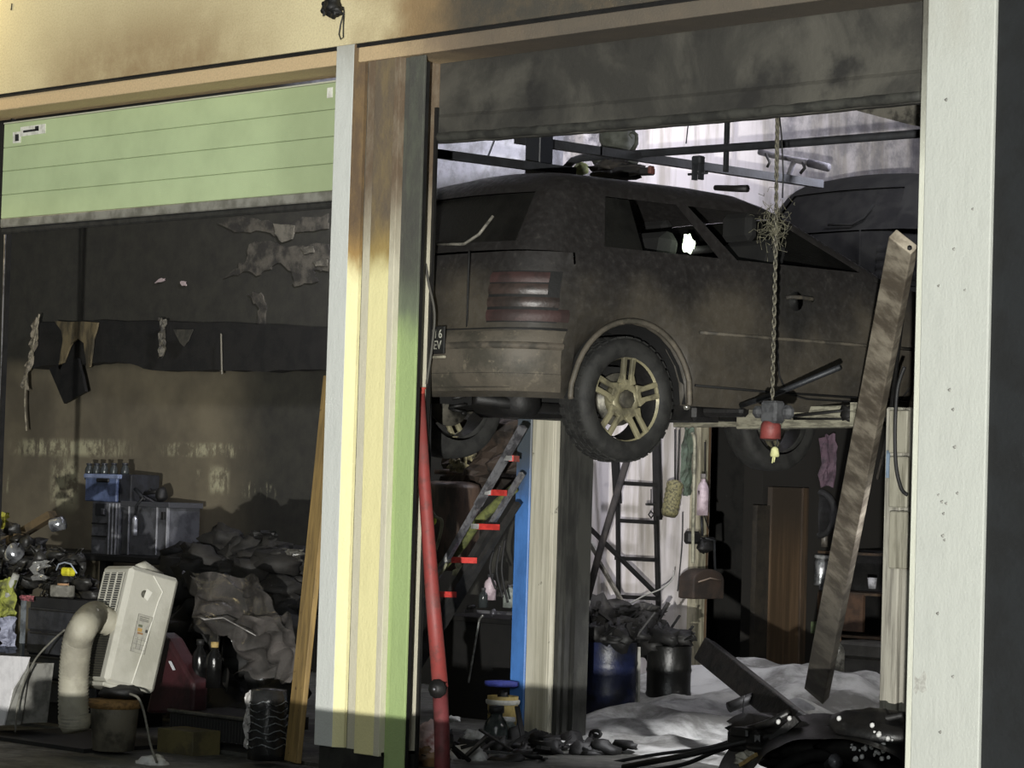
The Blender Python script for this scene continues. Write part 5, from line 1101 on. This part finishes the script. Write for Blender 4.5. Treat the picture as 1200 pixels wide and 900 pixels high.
wx = thing('white_box', 'white box lying open at the lower left edge of the frame', 'box', A(10, 850, -.3))
YB = -.3
obj('lit_panel', MB().prism(poly([(-40, 766), (34, 770), (29, 784), (14, 808), (4, 850), (-40, 852)], YB), (0, 1, 0), .01), mat('white_panel', 'e4e2e4', 'd6d4d6', 12), wx)
obj('side_panel', MB().prism([A(34, 770, YB+.01), A(29, 784, YB+.01), A(14, 808, YB+.01), A(3, 850, YB+.01), A(24, 849, YB+.1), A(33, 790, YB+.1)], (-.3, 1, 0), .01), mat('grey_panel', '8b8a84', '6c6b66', 12), wx)
obj('box_back', MB().prism(poly([(-40, 775), (30, 778), (22, 848), (-40, 850)], YB+.1), (0, 1, 0), .2), mat('grey_panel', '8b8a84'), wx)
st = thing('low_table', 'low dark table under the white box and the hose', 'table', A(30, 880, -.1))
p, q = A(-30, 858, -.35), A(104, 858, -.35)
obj('table_top', MB().b2((p.x, -.38, p.z-.03), (q.x, .35, p.z)), BLACK, st); obj('table_side', MB().b2((p.x, -.33, 0), (q.x-.05, .3, p.z-.03)), mat('table_black', '171716', '101010', 6), st)
# ---- air conditioner
def cv(x, y, z): return (RT*x+UP*y+FW*z)/218
C0 = A(123, 799, -.35)
vU, vR, vL = cv(28, 139, 31), cv(55, -20, 40), cv(-43, -4, 57)
eU, eR, eL = vU.normalized(), vR.normalized(), vL.normalized(); eL = eU.cross(eR)*(-1 if eU.cross(eR).dot(eL) < 0 else 1); eR = eR-eU*eR.dot(eU); eR.normalize()
hU, hR, hL = vU.length, vR.length, vL.length
def ac(u, r, l): return C0+eU*(u*hU)+eR*(r*hR)+eL*(l*hL)
acu = thing('air_conditioner', 'white portable air conditioner tilted on a bucket, with a grille and a ribbed hose', 'air conditioner', C0)
ACM = mat('ac_white', 'b5b3a8', 'a19f93', 3, rough=.45); ACD = mat('ac_shadow', '5b5a50', '45443c', 9)
f = MB(); Rm = Matrix((eR, eL, eU)).transposed(); f.cbox(ac(.5, .5, .5), (hR, hL, hU), .022, Rm)
obj('housing', f, ACM, acu, bevel=.006)
def quad(u0, u1, a0, a1, side, off=.003, th=.006):
    if side == 'R': P = [ac(u0, a0, 0), ac(u0, a1, 0), ac(u1, a1, 0), ac(u1, a0, 0)]; n_ = -eL
    else: P = [ac(u0, 0, a0), ac(u0, 0, a1), ac(u1, 0, a1), ac(u1, 0, a0)]; n_ = -eR
    return MB().prism([p_+n_*off for p_ in P], n_, th)
obj('grille_recess', quad(.60, .93, .16, .86, 'L', .0005, .003), mat('grille_dark', '23262a', '1a1c1f', 9), acu)
for i in range(17): obj('grille_slat', quad(.605+i*.0195, .612+i*.0195, .16, .86, 'L', .003, .006), ACM, acu)
for a in (.16, .39, .62, .85): obj('grille_bar', quad(.60, .935, a, a+.02, 'L', .003, .008), ACM, acu)
lg = obj('lower_grille', quad(.04, .52, .2, .9, 'L', .0005, .003), mat('lower_grille', '26251f', '191815', 9), acu)
for i in range(22): obj('mesh_slat', quad(.05+i*.021, .058+i*.021, .2, .9, 'L', .003, .003), mat('mesh_brown', '3d3b31', '2c2a24', 9), lg)
obj('side_bead', MB().tube([ac(u, .50+.22*sin(min(1, u*1.0)*1.2)*.9 if u < .85 else .70-(u-.85)*2.2, -.006) for u in (.04, .2, .4, .6, .75, .85, .92, .96)], .004, 6), mat('ac_highlight', 'd4d2c8'), acu)
obj('grip_recess', MB().lathe([(.001, 0), (.02, .0), (.022, .003)], ac(.79, .36, -.004), 12, -eL), ACD, acu)
obj('grip_flap', MB().prism([ac(.84, .38, -.012), ac(.82, .50, -.012), ac(.74, .44, -.012), ac(.76, .36, -.012)], -eL, .004), mat('ac_highlight', 'd4d2c8'), acu)
lb = obj('rating_label', quad(.30, .62, .34, .62, 'R', .001, .002), mat('label_grey', 'a3a195', '94928a', 40), acu)
obj('label_frame', MB().tube([ac(u, r_, -.01) for u, r_ in ((.30, .34), (.30, .62), (.62, .62), (.62, .34))], .0016, 4, closed=True), mat('label_ink', '6b6a62'), lb)
LI = mat('label_ink', '6b6a62')
for i, u in enumerate((.60, .585, .57)): obj('print_line', MB().bar(ac(u, .38, -.012), ac(u-.004*(i == 1), .56, -.012), .004, .002, up=eL), LI, lb)
for u0, u1, r0_, r1_, cc in ((.515, .535, .38, .46, '5d6350'), (.475, .505, .38, .47, 'a98a50'), (.455, .47, .39, .5, '8c6a48'), (.48, .505, .535, .58, '3c3c38')): obj('print_block', quad(u0, u1, r0_, r1_, 'R', .004, .001), mat('print_'+cc, cc), lb)
for u in (.33, .37, .41): obj('print_line', MB().bar(ac(u, .37, -.012), ac(u, .59, -.012), .0015, .002, up=eL), LI, lb)
for r_ in (.42, .5): obj('print_line', MB().bar(ac(.33, r_, -.012), ac(.43, r_, -.012), .0015, .002, up=eR), LI, lb)
obj('top_handle', MB().tube([ac(.99, .25, .2), ac(1.03, .4, .3), ac(1.0, .8, .35)], [.03, .035, .02], 10), ACM, acu)
obj('foot', MB().cbox(ac(-.015, .25, .5), (hR*.5, hL*.9, .025), .006, Rm), ACM, acu)
hp = [ac(.50, .12, .30), ac(.505, -.10, .30), ac(.53, -.30, .32)]+[A(x, y, Y) for x, y, Y in ( (99, 733, -.58), (91, 752, -.58), (87, 785, -.56), (86, 820, -.54), (87, 852, -.52))]
HP = []
for i in range(len(hp)-1):
    a0_, a1_, a2_, a3_ = hp[max(i-1, 0)], hp[i], hp[i+1], hp[min(i+2, len(hp)-1)]
    for k in range(12):
        u = k/12; HP.append(.5*((2*a1_)+(a2_-a0_)*u+(2*a0_-5*a1_+4*a2_-a3_)*u*u+(3*a1_-a0_-3*a2_+a3_)*u**3))
D_ = [0]
for a_, b_ in zip(HP, HP[1:]): D_.append(D_[-1]+(b_-a_).length)
NH = 110; RS = []
for k in range(NH):
    d_ = D_[-1]*k/(NH-1); i = max(j for j in range(len(D_)) if D_[j] <= d_+1e-9); i = min(i, len(HP)-2)
    RS.append(HP[i].lerp(HP[i+1], (d_-D_[i])/(D_[i+1]-D_[i])))
HP = RS; L_ = NH
obj('exhaust_hose', MB().tube(HP, [(.074+.008*(i/L_))+(.0045 if i % 2 else -.0035) for i in range(L_)], 28), mat('hose_beige', 'a39f8f', '8c887a', 5, rough=.6), acu)
obj('hose_collar', MB().tube([A(87, 838, -.52), A(88, 850, -.52), A(89, 857, -.52)], [.09, .086, .07], 24), mat('collar_beige', '8f8b7c', '78756a', 9), acu)
cable('grey power cord hanging from the air conditioner to the floor', [A(x, y, -.45) for x, y in ((152, 813), (162, 818), (168, 832), (173, 855), (177, 875))]+[Vector((A(184, 890, -.45).x, -.45, .0))], .007, mat('cord_grey', '7b7970', '5d5b54', 12))
cable('grey cable looping behind the hose to the white box', [A(x, y, YB-.05) for x, y in ((76, 738), (60, 752), (42, 772), (28, 800), (20, 830), (18, 858))], .006, mat('cord_grey', '7b7970'))
bu = thing('bucket', 'grimy translucent bucket with a wooden lid under the air conditioner', 'bucket', A(132, 900, -.35))
c = A(132, 900, -.25); c.z = 0
zt2_ = A(132, 829, -.25).z
obj('bucket_body', MB().lathe([(.01, 0), (.115, 0), (.135, zt2_)], c, 30, cap=False), mat('grimy_plastic', '6f6a5d', '45423a', 6, rough=.5), bu)
obj('wooden_lid', MB().lathe([(.01, zt2_+.0), (.145, zt2_), (.147, zt2_+.045), (.01, zt2_+.05)], c, 30), mat('lid_wood', '8d6d40', '6b5230', 7, stretch=(1, 8, 8)), bu)
tag(obj('charred_block', MB().blob(c+Vector((-.01, .05, zt2_+.085)), (.125, .12, .05), 6, .3), BLACK), 'charred block between the bucket lid and the air conditioner', 'block')
# ---- middle heap: burnt clothes, plastic sheet, bottles
f = MB(); r6 = random.Random(9)
for i in range(60):
    x = r6.uniform(205, 358); y = r6.uniform(655, 720); Y = r6.uniform(1.5, 2.0); f.blob(A(x, y, Y), (r6.uniform(.06, .2), .15, r6.uniform(.04, .12)), i, .7, 10, 7)
for (x, y, r_) in ((230, 650, .10), (262, 632, .12), (282, 648, .14), (295, 640, .09), (318, 652, .11), (210, 650, .08), (250, 668, .16), (330, 668, .12)): f.blob(A(x, y, 1.8), (r_, .12, r_*.8), int(x), .7, 14, 10)
tag(obj('burnt_heap', f, mat('heap_dark', '272522', '161514', 5)), 'heap of burnt cloth and rubble behind the plastic sheet', 'debris', kind='stuff')
f = MB()
for i in range(60):
    x = r6.uniform(165, 345); y = r6.uniform(720, 880); f.blob(A(x, y, r6.uniform(1.2, 1.7)), (r6.uniform(.08, .2), .15, r6.uniform(.06, .16)), i+50, .7, 8, 6)
tag(obj('dark_rubble', f, mat('rubble_black', '1c1b1a', '121211', 7)), 'black rubble filling the left bay floor behind the bottles', 'debris', kind='stuff')
tag(obj('flat_scrap', MB().crumple(A(308, 627, 1.75), XA, ZA, .28, .06, .05, 9, 12, 5), BLACK), 'flat black scrap lying on top of the burnt heap', 'scrap')
tag(obj('glass_shards', MB().crumple(A(342, 650, 1.6), XA, ZA, .22, .07, .06, 12, 10, 6), mat('shard_grey', '5c5a54', '33322f', 9, rough=.25)), 'grey shiny shards at the right end of the burnt heap', 'shards')
t = NT('plastic_film'); n = t.noise(3, 7, .6, dist=1.0); t.col(t.mix(t.ramp(n, .4, .7), hx('3f3d3b'), hx('67625f'))); t.b.inputs['Alpha'].default_value = .82; FILM = t.set(.22, 0, .5, h=t.noise(6, 4, .6, dist=1.5))
def sheet(pts, Yf, amp, seed, nu=26, nv=26):
    """creased film spanning four corner pixels, with its own relief"""
    P = [at(x, y, Y=Yv) for (x, y), Yv in zip(pts, Yf)]
    def fn(u, v):
        q = (P[0]*(1-u)+P[1]*u)*(1-v)+(P[3]*(1-u)+P[2]*u)*v; w_ = Vector((u*1.5+seed, v*1.5, seed*.7))
        k = abs(noise.noise(w_))*1.8+abs(noise.noise(w_*2.7))*.45-.5
        e_ = noise.noise(Vector((u*4+seed, v*4, 9)))*.07
        return q+Vector((e_*.6, -amp*k, e_))
    return MB().grid(fn, nu, nv, True)
ps = thing('plastic_sheet', 'crumpled translucent grey plastic sheet draped over the heap in the left bay', 'sheet', A(285, 800, .6))
obj('upper_fold', sheet([(232, 670), (306, 676), (346, 738), (250, 742)], (.9, .7, .5, .55), .13, 2), FILM, ps)
obj('lower_fold', sheet([(268, 730), (348, 718), (344, 800), (292, 792)], (.5, .5, .55, .6), .14, 6), FILM, ps)
obj('left_fold', sheet([(215, 668), (246, 676), (262, 812), (240, 735)], (1.0, .85, .6, .8), .08, 4), mat('film_dark', '33312e', '22211f', 6, rough=.4), ps)
obj('torn_edge', MB().tube([A(x, y, .40) for x, y in ((231, 722), (240, 726), (262, 724), (280, 734), (300, 745))], [.003, .006, .003, .005, .002], 7), mat('film_edge', 'a5a29f', '6f6c6a', 14, rough=.2), ps)
small_bottle('bottle', 'dark bottle with a gold cap in front of the plastic sheet', 'bottle', A(250, 806, .35), .045, .26, mat('black_glass', '131313', '0c0c0c', rough=.2), mat('gold_cap', 'b39a62', '8b774a', 12), neck=.42)
small_bottle('bottle', 'black bottle left of the gold-capped one', 'bottle', A(233, 806, .45), .045, .28, mat('black_glass', '131313'), BLACK, neck=.42)
tag(obj('red_panel', MB().prism(poly([(186, 740), (196, 748), (226, 800), (224, 836), (170, 836), (178, 800)], .35), (0, 1, 0), .12), mat('dark_red', '3a1c20', '241214', 5, rough=.45), bevel=.02), 'dark red sloping panel right of the air conditioner', 'panel')
tag(obj('bright_sliver', MB().bar(A(199, 775, .3), A(204, 785, .3), .016, .006), mat('sliver', 'c8c8cc')), 'bright white sliver on the dark red panel', 'strip')
cr = thing('black_crate', 'flat black ribbed crate on the floor before the plastic sheet', 'crate', A(250, 850, .3))
p, q = A(196, 832, .25), A(290, 832, .25)
obj('crate_body', MB().b2((p.x, .28, .12), (q.x, .7, p.z)), mat('crate_black', '1a1a19', '121211', 9, rough=.4), cr); obj('crate_rim', MB().cbox(((p.x+q.x)/2, .26, p.z), (q.x-p.x, .03, .018), .004), mat('rim_grey', '55544e', '33322f', 9), cr)
for i in range(26): obj('rib', MB().b2((p.x+.01+i*(q.x-p.x-.02)/26, .262, p.z-.14), (p.x+.018+i*(q.x-p.x-.02)/26, .28, p.z-.02)), mat('rib_black', '262625'), cr)
tag(obj('carton', MB().b2(A(183, 896, .05), A(226, 858, .05)+Vector((0, .2, 0))), mat('dirty_carton', '625a38', '443f2b', 5), bevel=.006), 'dull yellowish carton on the floor below the black crate', 'carton')
bn = thing('wrapped_roll', 'upright roll wrapped in shiny black plastic beside the orange plank', 'roll', A(312, 890, .1))
c = A(312, 890, .12); c.z = .01
zt3 = A(312, 808, .12).z
obj('roll_body', MB().lathe([(.02, 0), (.10, 0), (.105, .04), (.10, zt3*.5), (.106, zt3*.8), (.10, zt3-.01), (.02, zt3)], c, 26, jit=.12), mat('wrap_black', '262626', '1a1a1a', 9, rough=.18), bn)
f = MB()
for k in range(7):
    z_ = zt3*(.2+.1*k); f.tube([c+Vector((.11*cos(a), .11*sin(a), z_+.012*sin(a*5+k))) for a in [2*pi*j/20 for j in range(20)]], .0035, 5, closed=True)
obj('wrap_creases', f, mat('wrap_shine', '6e7274', '2f3132', 20, rough=.2), bn, kind='stuff')
obj('front_sheen', MB().crumple(c+Vector((-.045, -.10, zt3*.55)), XA, ZA, .05, zt3*.8, .02, 7, 6, 14), mat('film_edge', 'a5a29f'), bn)
# orange plank leaning by the pillar
t = NT('ochre_plank'); n = t.noise(5, 7, .6, stretch=(6, 6, .6)); n2 = t.noise(24, 4); v = t.mix(t.ramp(n, .35, .65), hx('9c8250'), hx('7b6640')); v = t.mix(t.ramp(n2, .66, .72), v, hx('4f3a22')); t.col(v)
pa, pb2 = at(343, 890, Y=.16), A(389, 440, .30)
tag(obj('ochre_plank', MB().bar((pa.x, pa.y, .01), pb2, .165, .03, up=(.3, 1, 0)), t.set(.7, 0, .2, h=n), bevel=.004), 'ochre yellow wooden plank leaning behind the left pillar', 'plank')
for i, (x, y, Y, r_, lb) in enumerate(((177, 896, -.4, .07, 'by the power cord of the air conditioner'),)):
    tag(obj('foam_clump', MB().blob(A(x, y, Y), (.10, .07, .045), 3, .5, 14, 10), FOAM), 'white foam clump on the ground '+lb, 'foam')
